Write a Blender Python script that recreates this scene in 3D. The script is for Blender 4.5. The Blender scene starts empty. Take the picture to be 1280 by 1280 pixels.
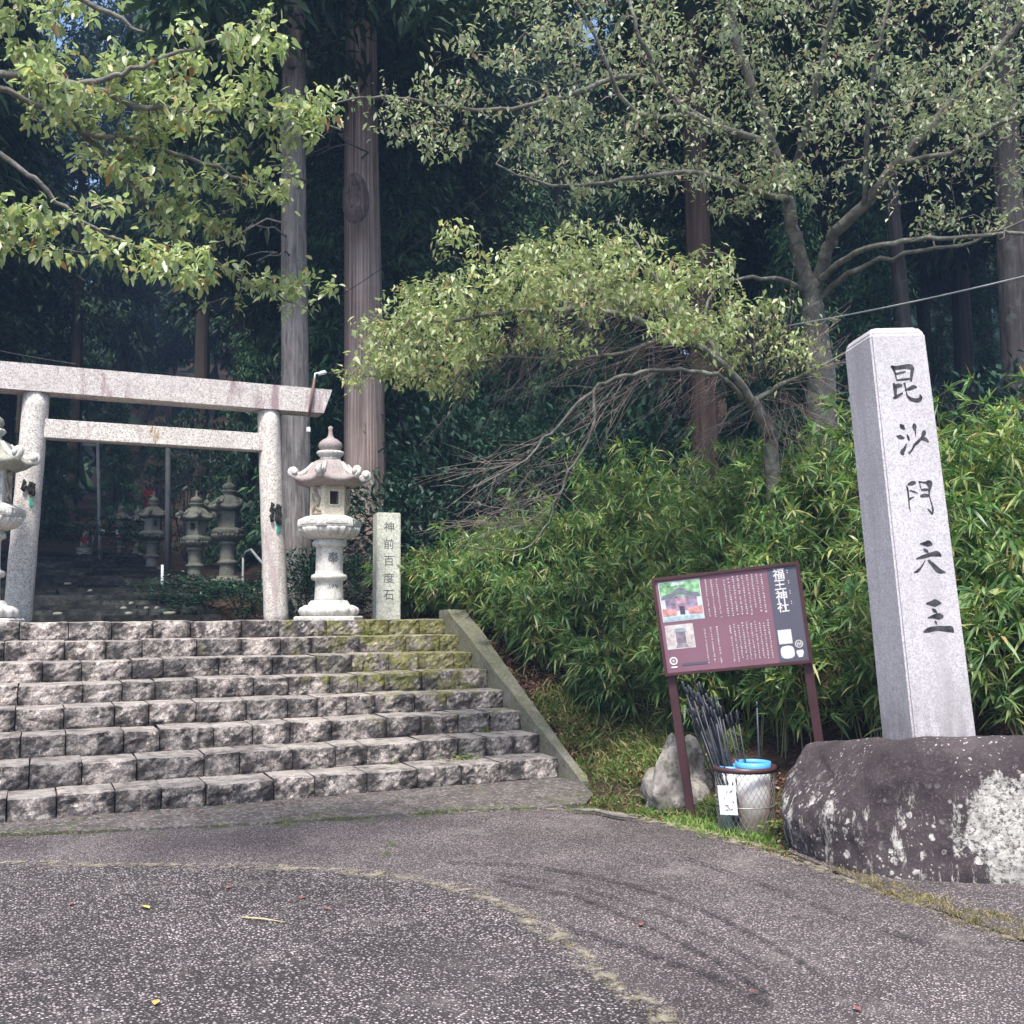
import bpy, bmesh, math, random
import numpy as np
from mathutils import Vector, Matrix, noise as mnoise

R = math.radians
random.seed(7)
rng = np.random.default_rng(7)
scene = bpy.context.scene
C = scene.collection

# ------------------------------------------------------------------ camera
F = 1282.0                                   # focal length in photo pixels (1280 wide)
YAW, PITCH, ROLL = R(25.0), R(5.9), R(0.5)
CAM = Vector((0, 0, 1.44))
fw = Vector((math.sin(YAW) * math.cos(PITCH), math.cos(YAW) * math.cos(PITCH), math.sin(PITCH)))
rt0 = Vector((math.cos(YAW), -math.sin(YAW), 0))
up0 = rt0.cross(fw)
rt = rt0 * math.cos(ROLL) - up0 * math.sin(ROLL)
up = up0 * math.cos(ROLL) + rt0 * math.sin(ROLL)
cd = bpy.data.cameras.new('camera')
cd.sensor_width = 36.0
cd.lens = 36.0 * F / 1280.0
cd.clip_start = 0.05
cd.clip_end = 2000
cam = bpy.data.objects.new('camera', cd)
C.objects.link(cam)
m3 = Matrix((rt, up, -fw)).transposed()
cam.matrix_world = Matrix.Translation(CAM) @ m3.to_4x4()
scene.camera = cam

# ------------------------------------------------------------------ sky, sun, exposure
SUN_EL, SUN_AZ = R(60), R(-145)              # azimuth measured clockwise from +Y
world = bpy.data.worlds.new('World')
scene.world = world
world.use_nodes = True
wn = world.node_tree
bg = wn.nodes['Background']
sky = wn.nodes.new('ShaderNodeTexSky')
sky.sky_type = 'NISHITA'
sky.sun_disc = False
sky.sun_elevation = SUN_EL
sky.sun_rotation = SUN_AZ
sky.air_density = 1.0
sky.dust_density = 2.5
wn.links.new(sky.outputs[0], bg.inputs[0])
bg.inputs[1].default_value = 0.13
sd = bpy.data.lights.new('sun', 'SUN')
sd.energy = 2.9
sd.angle = R(12)
sd.color = (1.0, 0.95, 0.88)
sun = bpy.data.objects.new('sun', sd)
C.objects.link(sun)
sdir = Vector((math.sin(SUN_AZ) * math.cos(SUN_EL), math.cos(SUN_AZ) * math.cos(SUN_EL), math.sin(SUN_EL)))
sun.rotation_euler = sdir.to_track_quat('Z', 'Y').to_euler()
sun.location = sdir * 30
vs = scene.view_settings
vs.view_transform = 'Standard'
vs.look = 'None'
vs.gamma = 1.0
vs.use_curve_mapping = False
vs.exposure = 1.36
cy = scene.cycles
cy.max_bounces = 4
cy.diffuse_bounces = 2
cy.glossy_bounces = 2
cy.transmission_bounces = 3
cy.transparent_max_bounces = 6
cy.volume_bounces = 0


HAZE = 0.0017

# ------------------------------------------------------------------ pixel helpers (photo pixels -> directions -> points on known surfaces)
def ray(px, py):
    return fw + rt * ((px - 640) / F) - up * ((py - 640) / F)
def P(px, py, zc):
    return CAM + ray(px, py) * zc
def G(px, py, z=0.0):
    d = ray(px, py)
    return CAM + d * ((z - CAM.z) / d.z)
def PY(px, py, Y):
    d = ray(px, py)
    return CAM + d * (Y / d.y)


# ------------------------------------------------------------------ mesh helpers
class MB:
    def __init__(self):
        self.v = []
        self.f = []
        self.sm = []
    def add(self, vs_, fs, smooth=False):
        o = len(self.v)
        self.v.extend([tuple(x) for x in vs_])
        self.f.extend([tuple(i + o for i in f) for f in fs])
        self.sm.extend([smooth] * len(fs))
        return self
    def box(self, c, s, mat=None, bevel=0.0):
        x, y, z = s[0] / 2, s[1] / 2, s[2] / 2
        if bevel > 0:
            bm = bmesh.new()
            bmesh.ops.create_cube(bm, size=1.0)
            for v in bm.verts:
                v.co = Vector((v.co.x * s[0], v.co.y * s[1], v.co.z * s[2]))
            bmesh.ops.bevel(bm, geom=bm.edges[:], offset=bevel, segments=2, affect='EDGES')
            bm.verts.index_update()
            vs_ = [v.co.copy() for v in bm.verts]
            fs = [[v.index for v in f.verts] for f in bm.faces]
            bm.free()
        else:
            vs_ = [Vector((a, b, d)) for d in (-z, z) for b in (-y, y) for a in (-x, x)]
            fs = [(0, 2, 3, 1), (4, 5, 7, 6), (0, 1, 5, 4), (2, 6, 7, 3), (0, 4, 6, 2), (1, 3, 7, 5)]
        M_ = Matrix.Translation(Vector(c)) @ (mat.to_4x4() if mat else Matrix())
        return self.add([M_ @ v for v in vs_], fs)
    def tube(self, pts, rad, n=8, cap=True, smooth=True):
        pts = [Vector(p) for p in pts]
        if not hasattr(rad, '__len__'):
            rad = [rad] * len(pts)
        vs_, fs = [], []
        a = None
        for i, p in enumerate(pts):
            t = (pts[min(i + 1, len(pts) - 1)] - pts[max(i - 1, 0)])
            if t.length < 1e-9:
                t = Vector((0, 0, 1))
            t.normalize()
            if a is None:
                a = t.orthogonal().normalized()
            a = (a - t * a.dot(t))
            if a.length < 1e-6:
                a = t.orthogonal()
            a.normalize()
            b = t.cross(a)
            for k in range(n):
                w = 2 * math.pi * k / n
                vs_.append(p + (a * math.cos(w) + b * math.sin(w)) * rad[i])
        for i in range(len(pts) - 1):
            for k in range(n):
                k2 = (k + 1) % n
                fs.append((i * n + k, i * n + k2, (i + 1) * n + k2, (i + 1) * n + k))
        if cap:
            fs.append(tuple(reversed(range(n))))
            fs.append(tuple((len(pts) - 1) * n + k for k in range(n)))
        return self.add(vs_, fs, smooth)
    def lathe(self, prof, n=24, c=(0, 0, 0), smooth=True, rot=0.0, cap=True, mod=None):
        vs_, fs = [], []
        for (r, z) in prof:
            for k in range(n):
                w = 2 * math.pi * k / n + rot
                rr = r * (mod(w, r, z) if mod else 1.0)
                vs_.append((c[0] + rr * math.cos(w), c[1] + rr * math.sin(w), c[2] + z))
        m = len(prof)
        for i in range(m - 1):
            for k in range(n):
                k2 = (k + 1) % n
                fs.append((i * n + k, i * n + k2, (i + 1) * n + k2, (i + 1) * n + k))
        if cap:
            fs.append(tuple(reversed(range(n))))
            fs.append(tuple((m - 1) * n + k for k in range(n)))
        return self.add(vs_, fs, smooth)
    def mesh(self, name, origin=None):
        me = bpy.data.meshes.new(name)
        v = self.v
        if origin is not None:
            o = origin
            v = [(a[0] - o[0], a[1] - o[1], a[2] - o[2]) for a in v]
        me.from_pydata(v, [], self.f)
        me.polygons.foreach_set('use_smooth', self.sm)
        me.update()
        return me
    def build(self, name, mat, parent=None, origin=None):
        me = self.mesh(name, origin)
        return link(name, me, mat, parent, origin if parent is None else None)


def link(name, me, mat, parent=None, loc=None):
    if mat is not None:
        me.materials.append(mat)
    o = bpy.data.objects.new(name, me)
    C.objects.link(o)
    if parent is not None:
        o.parent = parent
    elif loc is not None:
        o.location = loc
    return o
def tag(o, label, cat, group=None, kind=None):
    if label: o['label'] = label
    if cat: o['category'] = cat
    if group: o['group'] = group
    if kind: o['kind'] = kind
    return o
def thing(name, loc, label, cat, group=None, rz=0.0, mat=None):
    o = bpy.data.objects.new(name, None)
    o.empty_display_size = 0.1
    C.objects.link(o)
    if mat is not None:
        o.matrix_world = mat
    else:
        o.location = loc
        o.rotation_euler = (0, 0, rz)
    return tag(o, label, cat, group)
def struct(o):
    o['kind'] = 'structure'
    return o
def stuff(o):
    o['kind'] = 'stuff'
    return o
KIDS = {}
def copy_tree(root, loc, rz=0.0, scale=1.0, label=None, group=None):
    r = root.copy()
    C.objects.link(r)
    r.location = loc
    r.rotation_euler = (0, 0, rz)
    r.scale = (scale,) * 3 if not hasattr(scale, '__len__') else scale
    if label: r['label'] = label
    if group: r['group'] = group
    for ch in root.children:
        c = ch.copy()
        C.objects.link(c)
        c.parent = r
        for g in ch.children:
            d = g.copy()
            C.objects.link(d)
            d.parent = c
    return r


# vectorised leaf blades -------------------------------------------------
TPL_NEAR = (np.array([(0, 0, 0), (.3, -.5, .12), (.3, 0, 0), (.3, .5, .12), (.68, -.4, .1), (.68, 0, 0), (.68, .4, .1), (1, 0, 0)]),
            [(0, 1, 2), (0, 2, 3), (1, 4, 5, 2), (2, 5, 6, 3), (4, 7, 5), (5, 7, 6)])
TPL_FAR = (np.array([(0, 0, 0), (.42, -.5, .15), (.42, .5, .15), (1, 0, 0)]), [(0, 1, 3), (0, 3, 2)])
TPL_BLADE = (np.array([(0, 0, 0), (.25, -.5, 0), (.25, .5, 0), (.62, -.38, 0), (.62, .38, 0), (1, 0, 0)]),
             [(0, 1, 2), (1, 3, 4, 2), (3, 5, 4)])
def leaves_mesh(name, Pn, D, N, L, W, droop=0.0, tpl=TPL_FAR):
    n = len(Pn)
    D = D / (np.linalg.norm(D, axis=1, keepdims=True) + 1e-9)
    S = np.cross(D, N)
    S /= (np.linalg.norm(S, axis=1, keepdims=True) + 1e-9)
    N = np.cross(S, D)
    T, faces = tpl
    L = np.broadcast_to(L, (n,)); W = np.broadcast_to(W, (n,)); droop = np.broadcast_to(droop, (n,))
    k = len(T)
    V = (Pn[:, None, :] + D[:, None, :] * (T[None, :, 0] * L[:, None])[..., None]
         + S[:, None, :] * (T[None, :, 1] * W[:, None])[..., None]
         + N[:, None, :] * (T[None, :, 2] * W[:, None])[..., None])
    V[:, :, 2] -= (T[None, :, 0] ** 2) * (droop * L)[:, None]
    me = bpy.data.meshes.new(name)
    me.vertices.add(n * k)
    me.vertices.foreach_set('co', V.reshape(-1).astype(np.float32))
    lt = np.array([len(f) for f in faces])
    fl = np.concatenate([np.array(f) for f in faces])
    loops = (fl[None, :] + (np.arange(n) * k)[:, None]).reshape(-1)
    tot = np.tile(lt, n)
    st = np.concatenate([[0], np.cumsum(tot)[:-1]])
    me.loops.add(len(loops))
    me.loops.foreach_set('vertex_index', loops.astype(np.int32))
    me.polygons.add(len(tot))
    me.polygons.foreach_set('loop_start', st.astype(np.int32))
    me.polygons.foreach_set('loop_total', tot.astype(np.int32))
    me.update(calc_edges=True)
    return me
def rand_unit(n):
    v = rng.normal(size=(n, 3))
    return v / np.linalg.norm(v, axis=1, keepdims=True)


# ------------------------------------------------------------------ material helpers
class NT:
    def __init__(self, name, rough=0.8, spec=0.3):
        self.m = bpy.data.materials.new(name)
        self.m.use_nodes = True
        self.nt = self.m.node_tree
        self.b = self.nt.nodes['Principled BSDF']
        self.b.inputs['Roughness'].default_value = rough
        self.b.inputs['Specular IOR Level'].default_value = spec
        self.out = self.nt.nodes['Material Output']
        self._obj = None
    def n(self, t, **kw):
        nd = self.nt.nodes.new(t)
        for k, v in kw.items():
            setattr(nd, k, v)
        return nd
    def l(self, a, b):
        self.nt.links.new(a, b)
    def coord(self, which='Object', scale=None, rand=False):
        if which == 'World':
            s = self.n('ShaderNodeNewGeometry').outputs['Position']
        else:
            s = self.n('ShaderNodeTexCoord').outputs[which]
        if rand:
            oi = self.n('ShaderNodeObjectInfo')
            m = self.n('ShaderNodeVectorMath', operation='MULTIPLY_ADD')
            m.inputs[1].default_value = (37.0, 51.0, 23.0)
            self.l(oi.outputs['Random'], m.inputs[0])
            self.l(s, m.inputs[2])
            s = m.outputs[0]
        if scale:
            m = self.n('ShaderNodeVectorMath', operation='MULTIPLY')
            m.inputs[1].default_value = scale
            self.l(s, m.inputs[0])
            s = m.outputs[0]
        return s
    def noise(self, co, scale, detail=4, rough=0.55, dist=0.0):
        t = self.n('ShaderNodeTexNoise')
        t.inputs['Scale'].default_value = scale
        t.inputs['Detail'].default_value = detail
        t.inputs['Roughness'].default_value = rough
        t.inputs['Distortion'].default_value = dist
        self.l(co, t.inputs['Vector'])
        return t.outputs['Fac']
    def voro(self, co, scale, feature='F1'):
        t = self.n('ShaderNodeTexVoronoi', feature=feature)
        t.inputs['Scale'].default_value = scale
        self.l(co, t.inputs['Vector'])
        return t
    def ramp(self, fac, stops, interp='LINEAR'):
        r = self.n('ShaderNodeValToRGB')
        r.color_ramp.interpolation = interp
        el = r.color_ramp.elements
        while len(el) < len(stops):
            el.new(0.5)
        for e, (p, c) in zip(el, stops):
            e.position = p
            e.color = (c[0], c[1], c[2], 1) if hasattr(c, '__len__') else (c, c, c, 1)
        self.l(fac, r.inputs[0])
        return r.outputs[0]
    def mix(self, fac, a, b, mode='MIX'):
        m = self.n('ShaderNodeMix', data_type='RGBA', blend_type=mode)
        for i, s in ((0, fac), (6, a), (7, b)):
            if isinstance(s, (int, float)):
                m.inputs[i].default_value = s
            elif isinstance(s, tuple):
                m.inputs[i].default_value = (*s, 1)
            else:
                self.l(s, m.inputs[i])
        return m.outputs[2]
    def math(self, op, a, b=None, clamp=False):
        m = self.n('ShaderNodeMath', operation=op, use_clamp=clamp)
        for i, s in ((0, a), (1, b)):
            if s is None: continue
            if isinstance(s, (int, float)):
                m.inputs[i].default_value = s
            else:
                self.l(s, m.inputs[i])
        return m.outputs[0]
    def sep(self, co):
        s = self.n('ShaderNodeSeparateXYZ')
        self.l(co, s.inputs[0])
        return s.outputs
    def mapr(self, v, a, b, c=0.0, d=1.0):
        m = self.n('ShaderNodeMapRange', interpolation_type='SMOOTHSTEP')
        self.l(v, m.inputs[0])
        for i, x in enumerate((a, b, c, d)):
            m.inputs[i + 1].default_value = x
        return m.outputs[0]
    def color(self, c):
        if isinstance(c, tuple):
            self.b.inputs['Base Color'].default_value = (*c, 1)
        else:
            self.l(c, self.b.inputs['Base Color'])
    def bump(self, h, strength=0.5, dist=0.01):
        b = self.n('ShaderNodeBump')
        b.inputs['Strength'].default_value = strength
        b.inputs['Distance'].default_value = dist
        self.l(h, b.inputs['Height'])
        self.l(b.outputs[0], self.b.inputs['Normal'])
    def rand_obj(self):
        return self.n('ShaderNodeObjectInfo').outputs['Random']
    def rand_island(self):
        return self.n('ShaderNodeNewGeometry').outputs['Random Per Island']

def simple(name, col, rough=0.6, spec=0.3, var=0.25, scale=6.0, metal=0.0):
    t = NT(name, rough, spec)
    co = t.coord('Object')
    n = t.noise(co, scale, 5)
    lo = tuple(c * (1 - var) for c in col); hi = tuple(min(1, c * (1 + var)) for c in col)
    t.color(t.ramp(n, [(0.3, lo), (0.7, hi)]))
    t.b.inputs['Metallic'].default_value = metal
    t.bump(t.noise(co, scale * 9, 3), 0.15, 0.003)
    return t.m

def granite(name, base, dark, speck=260.0, stain=None, stain_amt=0.5, bump=0.25, streak=False, rand=True, foot=False):
    t = NT(name, 0.75, 0.25)
    co = t.coord('Object', rand=rand)
    v = t.voro(co, speck)
    sp = t.sep(v.outputs['Color'])
    g = t.ramp(sp[0], [(0.0, dark), (0.22, tuple(0.5 * (a + b) for a, b in zip(base, dark))), (0.5, base), (1.0, tuple(min(.9, c * 1.15) for c in base))])
    g2 = t.noise(co, speck * 0.22, 3, 0.6)
    c = t.mix(t.mapr(g2, 0.45, 0.75, 0, .45), g, dark)
    big = t.noise(co, 2.2, 6, 0.62)
    c = t.mix(t.mapr(big, 0.35, 0.7, 0.0, 0.30), c, tuple(x * 0.62 for x in base))
    if stain:
        co2 = t.coord('Object', scale=(2.2, 2.2, 0.35 if streak else 2.2), rand=rand)
        sn = t.noise(co2, 2.6, 7, 0.66, 0.3)
        c = t.mix(t.mapr(sn, 0.50, 0.66, 0, stain_amt), c, stain)
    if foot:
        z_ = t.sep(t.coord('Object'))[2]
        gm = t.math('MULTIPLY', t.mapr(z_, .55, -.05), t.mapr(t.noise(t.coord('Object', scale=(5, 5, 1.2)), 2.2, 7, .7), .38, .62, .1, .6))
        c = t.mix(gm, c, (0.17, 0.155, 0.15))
    t.color(c)
    t.bump(t.math('ADD', t.noise(co, speck * .5, 3), t.noise(co, 14, 5)), bump, 0.006)
    return t.m

MAT = {}
MAT['stele'] = granite('pale_granite', (0.54, 0.515, 0.535), (0.34, 0.32, 0.34), 150, (0.36, 0.34, 0.345), 0.5, 0.2, streak=True, foot=True)
MAT['torii'] = granite('weathered_granite', (0.66, 0.62, 0.565), (0.25, 0.22, 0.20), 95, (0.33, 0.25, 0.255), 0.6, 0.3, streak=True)
MAT['lintel'] = granite('stained_granite', (0.66, 0.61, 0.57), (0.30, 0.25, 0.24), 95, (0.27, 0.17, 0.19), 0.8, 0.3, streak=True)
MAT['lantern'] = granite('lantern_stone', (0.62, 0.60, 0.56), (0.34, 0.33, 0.31), 120, (0.22, 0.23, 0.19), 0.5, 0.4)
MAT['lantern_red'] = granite('lantern_roof_stone', (0.34, 0.30, 0.28), (0.20, 0.16, 0.16), 120, (0.30, 0.20, 0.20), 0.7, 0.45)
MAT['lantern_green'] = granite('mossy_lantern_stone', (0.36, 0.35, 0.30), (0.17, 0.18, 0.13), 120, (0.17, 0.20, 0.12), 0.75, 0.45)
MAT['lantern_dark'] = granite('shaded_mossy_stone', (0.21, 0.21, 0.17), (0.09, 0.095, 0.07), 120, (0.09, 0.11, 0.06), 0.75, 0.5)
MAT['lantern_cream'] = granite('cream_stone', (0.68, 0.61, 0.47), (0.42, 0.37, 0.29), 120, (0.30, 0.27, 0.22), 0.4, 0.3)
MAT['cream_dark'] = simple('relief_stone', (0.36, 0.30, 0.23), 0.8, 0.2)
MAT['small_stele'] = granite('lichen_granite', (0.62, 0.63, 0.55), (0.34, 0.35, 0.29), 80, (0.30, 0.33, 0.24), 0.5, 0.4)
MAT['black_ink'] = simple('black_inlay', (0.05, 0.05, 0.055), 0.75, 0.2, 0.75, 26)
MAT['grey_ink'] = simple('worn_inlay', (0.12, 0.115, 0.12), 0.8, 0.2, 0.4, 60)
MAT['pale_rock'] = granite('pale_rock', (0.30, 0.275, 0.25), (0.13, 0.12, 0.11), 40, (0.17, 0.16, 0.12), 0.8, 1.0)

def stair_mat():
    t = NT('rough_hewn_stone', 0.9, 0.15)
    co = t.coord('World')
    ob = t.coord('Object', rand=True)
    n1 = t.noise(co, 13, 9, 0.74)
    n2 = t.noise(co, 60, 6, 0.75)
    c = t.ramp(n1, [(0.28, (0.085, 0.076, 0.072)), (0.41, (0.25, 0.222, 0.212)), (0.52, (0.47, 0.425, 0.40)), (0.66, (0.68, 0.625, 0.585))])
    c = t.mix(t.mapr(n2, 0.42, 0.66, 0, 0.75), c, (0.06, 0.054, 0.052))
    rnd = t.ramp(t.rand_obj(), [(0.0, (0.70, 0.70, 0.69)), (0.5, (1.0, 0.98, 0.96)), (1.0, (1.4, 1.34, 1.29))])
    c = t.mix(1.0, c, rnd, 'MULTIPLY')
    # black algae crust
    al = t.noise(co, 4.4, 8, 0.78)
    c = t.mix(t.mapr(al, 0.455, 0.575, 0, 0.9), c, (0.042, 0.038, 0.038))
    # top light painted into the colour: upward faces of the treads mixed paler
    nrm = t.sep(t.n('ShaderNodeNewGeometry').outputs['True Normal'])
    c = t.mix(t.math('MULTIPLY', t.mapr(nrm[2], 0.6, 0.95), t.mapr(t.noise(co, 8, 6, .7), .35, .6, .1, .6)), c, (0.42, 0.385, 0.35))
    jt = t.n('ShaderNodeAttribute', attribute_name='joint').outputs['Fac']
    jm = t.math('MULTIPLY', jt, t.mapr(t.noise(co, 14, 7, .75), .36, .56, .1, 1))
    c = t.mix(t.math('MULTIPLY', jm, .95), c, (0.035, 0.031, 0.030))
    # moss towards the damp right-hand end of the upper steps
    xyz = t.sep(co)
    damp = t.math('MULTIPLY', t.mapr(xyz[0], 1.5, 3.9), t.mapr(xyz[2], 0.2, 1.0))
    mn = t.noise(co, 4.2, 7, 0.7)
    mm = t.mapr(t.math('ADD', mn, t.math('MULTIPLY', damp, 0.24)), 0.62, 0.76, 0, .85)
    mc = t.ramp(t.noise(co, 30, 3), [(0.35, (0.08, 0.085, 0.03)), (0.65, (0.26, 0.25, 0.075))])
    c = t.mix(mm, c, mc)
    t.color(c)
    h = t.math('ADD', t.math('MULTIPLY', n1, 1.0), t.math('MULTIPLY', n2, 0.6))
    t.bump(h, 0.7, 0.03)
    return t.m
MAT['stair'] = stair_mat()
MAT['stair_core'] = simple('dark_mortar', (0.06, 0.055, 0.05), 0.95, 0.1)

def curb_mat():
    t = NT('mossy_kerb', 0.92, 0.15)
    co = t.coord('World')
    n1 = t.noise(co, 7, 7, 0.65)
    c = t.ramp(n1, [(0.3, (0.07, 0.065, 0.055)), (0.7, (0.25, 0.235, 0.21))])
    mm = t.mapr(t.noise(co, 3.6, 7, 0.68), 0.36, 0.58, 0, 0.9)
    c = t.mix(mm, c, t.ramp(t.noise(co, 40, 3), [(0.3, (0.08, 0.085, 0.05)), (0.7, (0.20, 0.20, 0.13))]))
    t.color(c)
    t.bump(t.noise(co, 40, 5), 0.6, 0.01)
    return t.m
MAT['curb'] = curb_mat()

def asphalt(name, lo, hi, tint, scale=62.0):
    t = NT(name, 0.85, 0.25)
    co = t.coord('World')
    wob = t.n('ShaderNodeVectorMath', operation='MULTIPLY_ADD')
    nz = t.n('ShaderNodeTexNoise'); nz.inputs['Scale'].default_value = 45
    t.l(co, nz.inputs['Vector'])
    t.l(nz.outputs['Color'], wob.inputs[0]); wob.inputs[1].default_value = (0.016,) * 3
    t.l(co, wob.inputs[2])
    w = wob.outputs[0]
    v = t.voro(w, scale)
    cr = t.sep(v.outputs['Color'])
    peb = t.ramp(cr[0], [(0.0, tuple(lo * x for x in tint)), (0.42, tuple((lo * .6 + hi * .2) * x for x in tint)), (0.62, tuple(hi * .55 * x for x in tint)), (0.95, tuple(hi * x for x in tint))])
    gap = t.mapr(v.outputs['Distance'], 0.32, 0.62, 0, 1)
    c = t.mix(gap, peb, tuple(lo * 0.45 * x for x in tint))
    big = t.noise(co, 1.1, 7, 0.65)
    c = t.mix(1.0, c, t.ramp(big, [(0.3, 0.62), (0.7, 1.25)]), 'MULTIPLY')
    dust = t.noise(co, 1.9, 9, 0.75)
    c = t.mix(t.mapr(dust, 0.52, 0.72, 0, 0.5), c, (0.33, 0.295, 0.275))
    dk = t.noise(co, 0.8, 8, 0.7, .6)
    c = t.mix(t.mapr(dk, 0.54, 0.68, 0, 0.45), c, tuple(lo * .7 * x for x in tint))
    t.color(c)
    hgt = t.math('SUBTRACT', t.math('MULTIPLY', cr[1], 0.7), gap)
    t.bump(hgt, 0.85, 0.012)
    return t.m
MAT['road'] = asphalt('worn_asphalt', 0.14, 0.46, (1.16, 0.98, 0.975), 92)
MAT['patch'] = asphalt('dark_asphalt', 0.092, 0.46, (1.12, 0.98, 0.98), 73)

def concrete():
    t = NT('old_concrete', 0.92, 0.15)
    co = t.coord('World')
    n1 = t.noise(co, 4.5, 9, 0.75)
    c = t.ramp(n1, [(0.3, (0.05, 0.045, 0.043)), (0.5, (0.12, 0.105, 0.10)), (0.72, (0.25, 0.225, 0.215))])
    n2 = t.noise(co, 70, 5, 0.7)
    c = t.mix(t.mapr(n2, .42, .62, 0, .7), c, (0.06, 0.054, 0.05))
    gr = t.sep(t.voro(co, 55).outputs['Color'])
    c = t.mix(t.mapr(gr[0], .78, .9, 0, .55), c, (0.36, 0.33, 0.30))
    ms = t.noise(co, 1.7, 6, 0.65)
    c = t.mix(t.mapr(ms, 0.56, 0.7, 0, 0.5), c, (0.10, 0.11, 0.05))
    t.color(c)
    t.bump(t.math('ADD', n1, n2), 0.6, 0.012)
    return t.m
MAT['concrete'] = concrete()

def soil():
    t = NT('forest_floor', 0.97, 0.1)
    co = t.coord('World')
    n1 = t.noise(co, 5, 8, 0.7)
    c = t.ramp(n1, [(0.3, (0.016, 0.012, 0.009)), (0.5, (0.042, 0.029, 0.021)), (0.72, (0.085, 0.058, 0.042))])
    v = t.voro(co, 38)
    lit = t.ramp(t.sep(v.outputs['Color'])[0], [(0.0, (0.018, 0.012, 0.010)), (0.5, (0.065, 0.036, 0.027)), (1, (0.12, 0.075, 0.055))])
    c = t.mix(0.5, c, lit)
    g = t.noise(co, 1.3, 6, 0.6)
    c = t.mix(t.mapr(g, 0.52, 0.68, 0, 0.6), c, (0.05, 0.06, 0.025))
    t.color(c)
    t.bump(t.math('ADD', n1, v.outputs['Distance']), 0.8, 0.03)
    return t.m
MAT['soil'] = soil()

def bark(name, lo, hi, sx=16.0, lich=None, sz=0.45):
    t = NT(name, 0.93, 0.12)
    co = t.coord('Object', scale=(sx, sx, sz), rand=True)
    n1 = t.noise(co, 1.0, 8, 0.62, 0.6)
    mid = tuple(.5 * (a + b) for a, b in zip(lo, hi))
    c = t.ramp(n1, [(0.30, lo), (0.5, mid), (0.68, hi)])
    ob = t.coord('Object', rand=True)
    b2 = t.noise(ob, 0.9, 6, 0.6)
    c = t.mix(1.0, c, t.ramp(b2, [(0.3, 0.7), (0.7, 1.2)]), 'MULTIPLY')
    if lich:
        c = t.mix(t.mapr(t.noise(ob, 5, 7, 0.7), 0.54, 0.68, 0, 0.7), c, lich)
    t.color(c)
    t.bump(n1, 1.0, 0.03)
    return t.m
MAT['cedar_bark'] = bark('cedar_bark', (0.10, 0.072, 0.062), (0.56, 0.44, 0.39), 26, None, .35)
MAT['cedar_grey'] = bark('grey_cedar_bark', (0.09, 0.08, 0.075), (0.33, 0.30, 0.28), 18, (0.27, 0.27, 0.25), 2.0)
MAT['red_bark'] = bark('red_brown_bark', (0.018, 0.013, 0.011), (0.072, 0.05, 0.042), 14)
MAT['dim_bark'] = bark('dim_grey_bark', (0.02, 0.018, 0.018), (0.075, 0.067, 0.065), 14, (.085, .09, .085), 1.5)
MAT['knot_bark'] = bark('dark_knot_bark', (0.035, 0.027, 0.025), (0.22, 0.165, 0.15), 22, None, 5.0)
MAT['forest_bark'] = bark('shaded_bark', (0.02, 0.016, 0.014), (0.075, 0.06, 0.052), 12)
MAT['cherry_bark'] = bark('cherry_bark', (0.08, 0.075, 0.065), (0.27, 0.255, 0.225), 9, (0.40, 0.43, 0.34), 9.0)
MAT['twig'] = bark('bare_twig', (0.13, 0.10, 0.092), (0.36, 0.29, 0.265), 20, None, 20)
MAT['dead_twig'] = bark('dead_twig', (0.13, 0.11, 0.10), (0.30, 0.26, 0.24), 20, None, 20)

def leafmat(name, stops, rough=0.45, spec=0.4, trans=0.35, tint=(1.1, 1.15, 0.6), warm=None):
    t = NT(name, rough, spec)
    r = t.rand_island()
    c = t.ramp(r, stops)
    big = t.noise(t.coord('World'), 1.6, 3)
    c = t.mix(1.0, c, t.ramp(big, [(0.3, 0.72), (0.7, 1.25)]), 'MULTIPLY')
    if warm:
        c = t.mix(t.mapr(t.noise(t.coord('World'), 3.3, 4, .6), .52, .68, 0, .55), c, warm)
    t.color(c)
    tr = t.n('ShaderNodeBsdfTranslucent')
    t.l(t.mix(1.0, c, tint, 'MULTIPLY'), tr.inputs[0])
    mx = t.n('ShaderNodeMixShader')
    mx.inputs[0].default_value = trans
    t.l(t.b.outputs[0], mx.inputs[1]); t.l(tr.outputs[0], mx.inputs[2])
    t.l(mx.outputs[0], t.out.inputs[0])
    return t.m
MAT['cherry_leaf'] = leafmat('cherry_leaf', [(0.0, (0.23, 0.30, 0.15)), (0.35, (0.36, 0.44, 0.22)), (0.75, (0.52, 0.58, 0.32)), (0.95, (0.58, 0.56, 0.29)), (0.985, (0.46, 0.30, 0.12)), (1.0, (0.34, 0.14, 0.10))], 0.34, 0.8, 0.45, (1.0, 1.1, 0.75))
MAT['cherry_leaf_pale'] = leafmat('pale_cherry_leaf', [(0.0, (0.21, 0.27, 0.16)), (0.4, (0.34, 0.40, 0.25)), (0.8, (0.48, 0.53, 0.36)), (0.96, (0.48, 0.44, 0.27)), (1.0, (0.46, 0.26, 0.22))], 0.45, 0.5, 0.38, (1.0, 1.08, 0.8))
MAT['cherry_leaf_lit'] = leafmat('yellowish_cherry_leaf', [(0.0, (0.22, 0.28, 0.13)), (0.4, (0.36, 0.43, 0.21)), (0.8, (0.50, 0.55, 0.31)), (0.96, (0.52, 0.47, 0.25)), (1.0, (0.48, 0.28, 0.2))], 0.45, 0.5, 0.38, (1.0, 1.1, 0.7))
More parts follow.
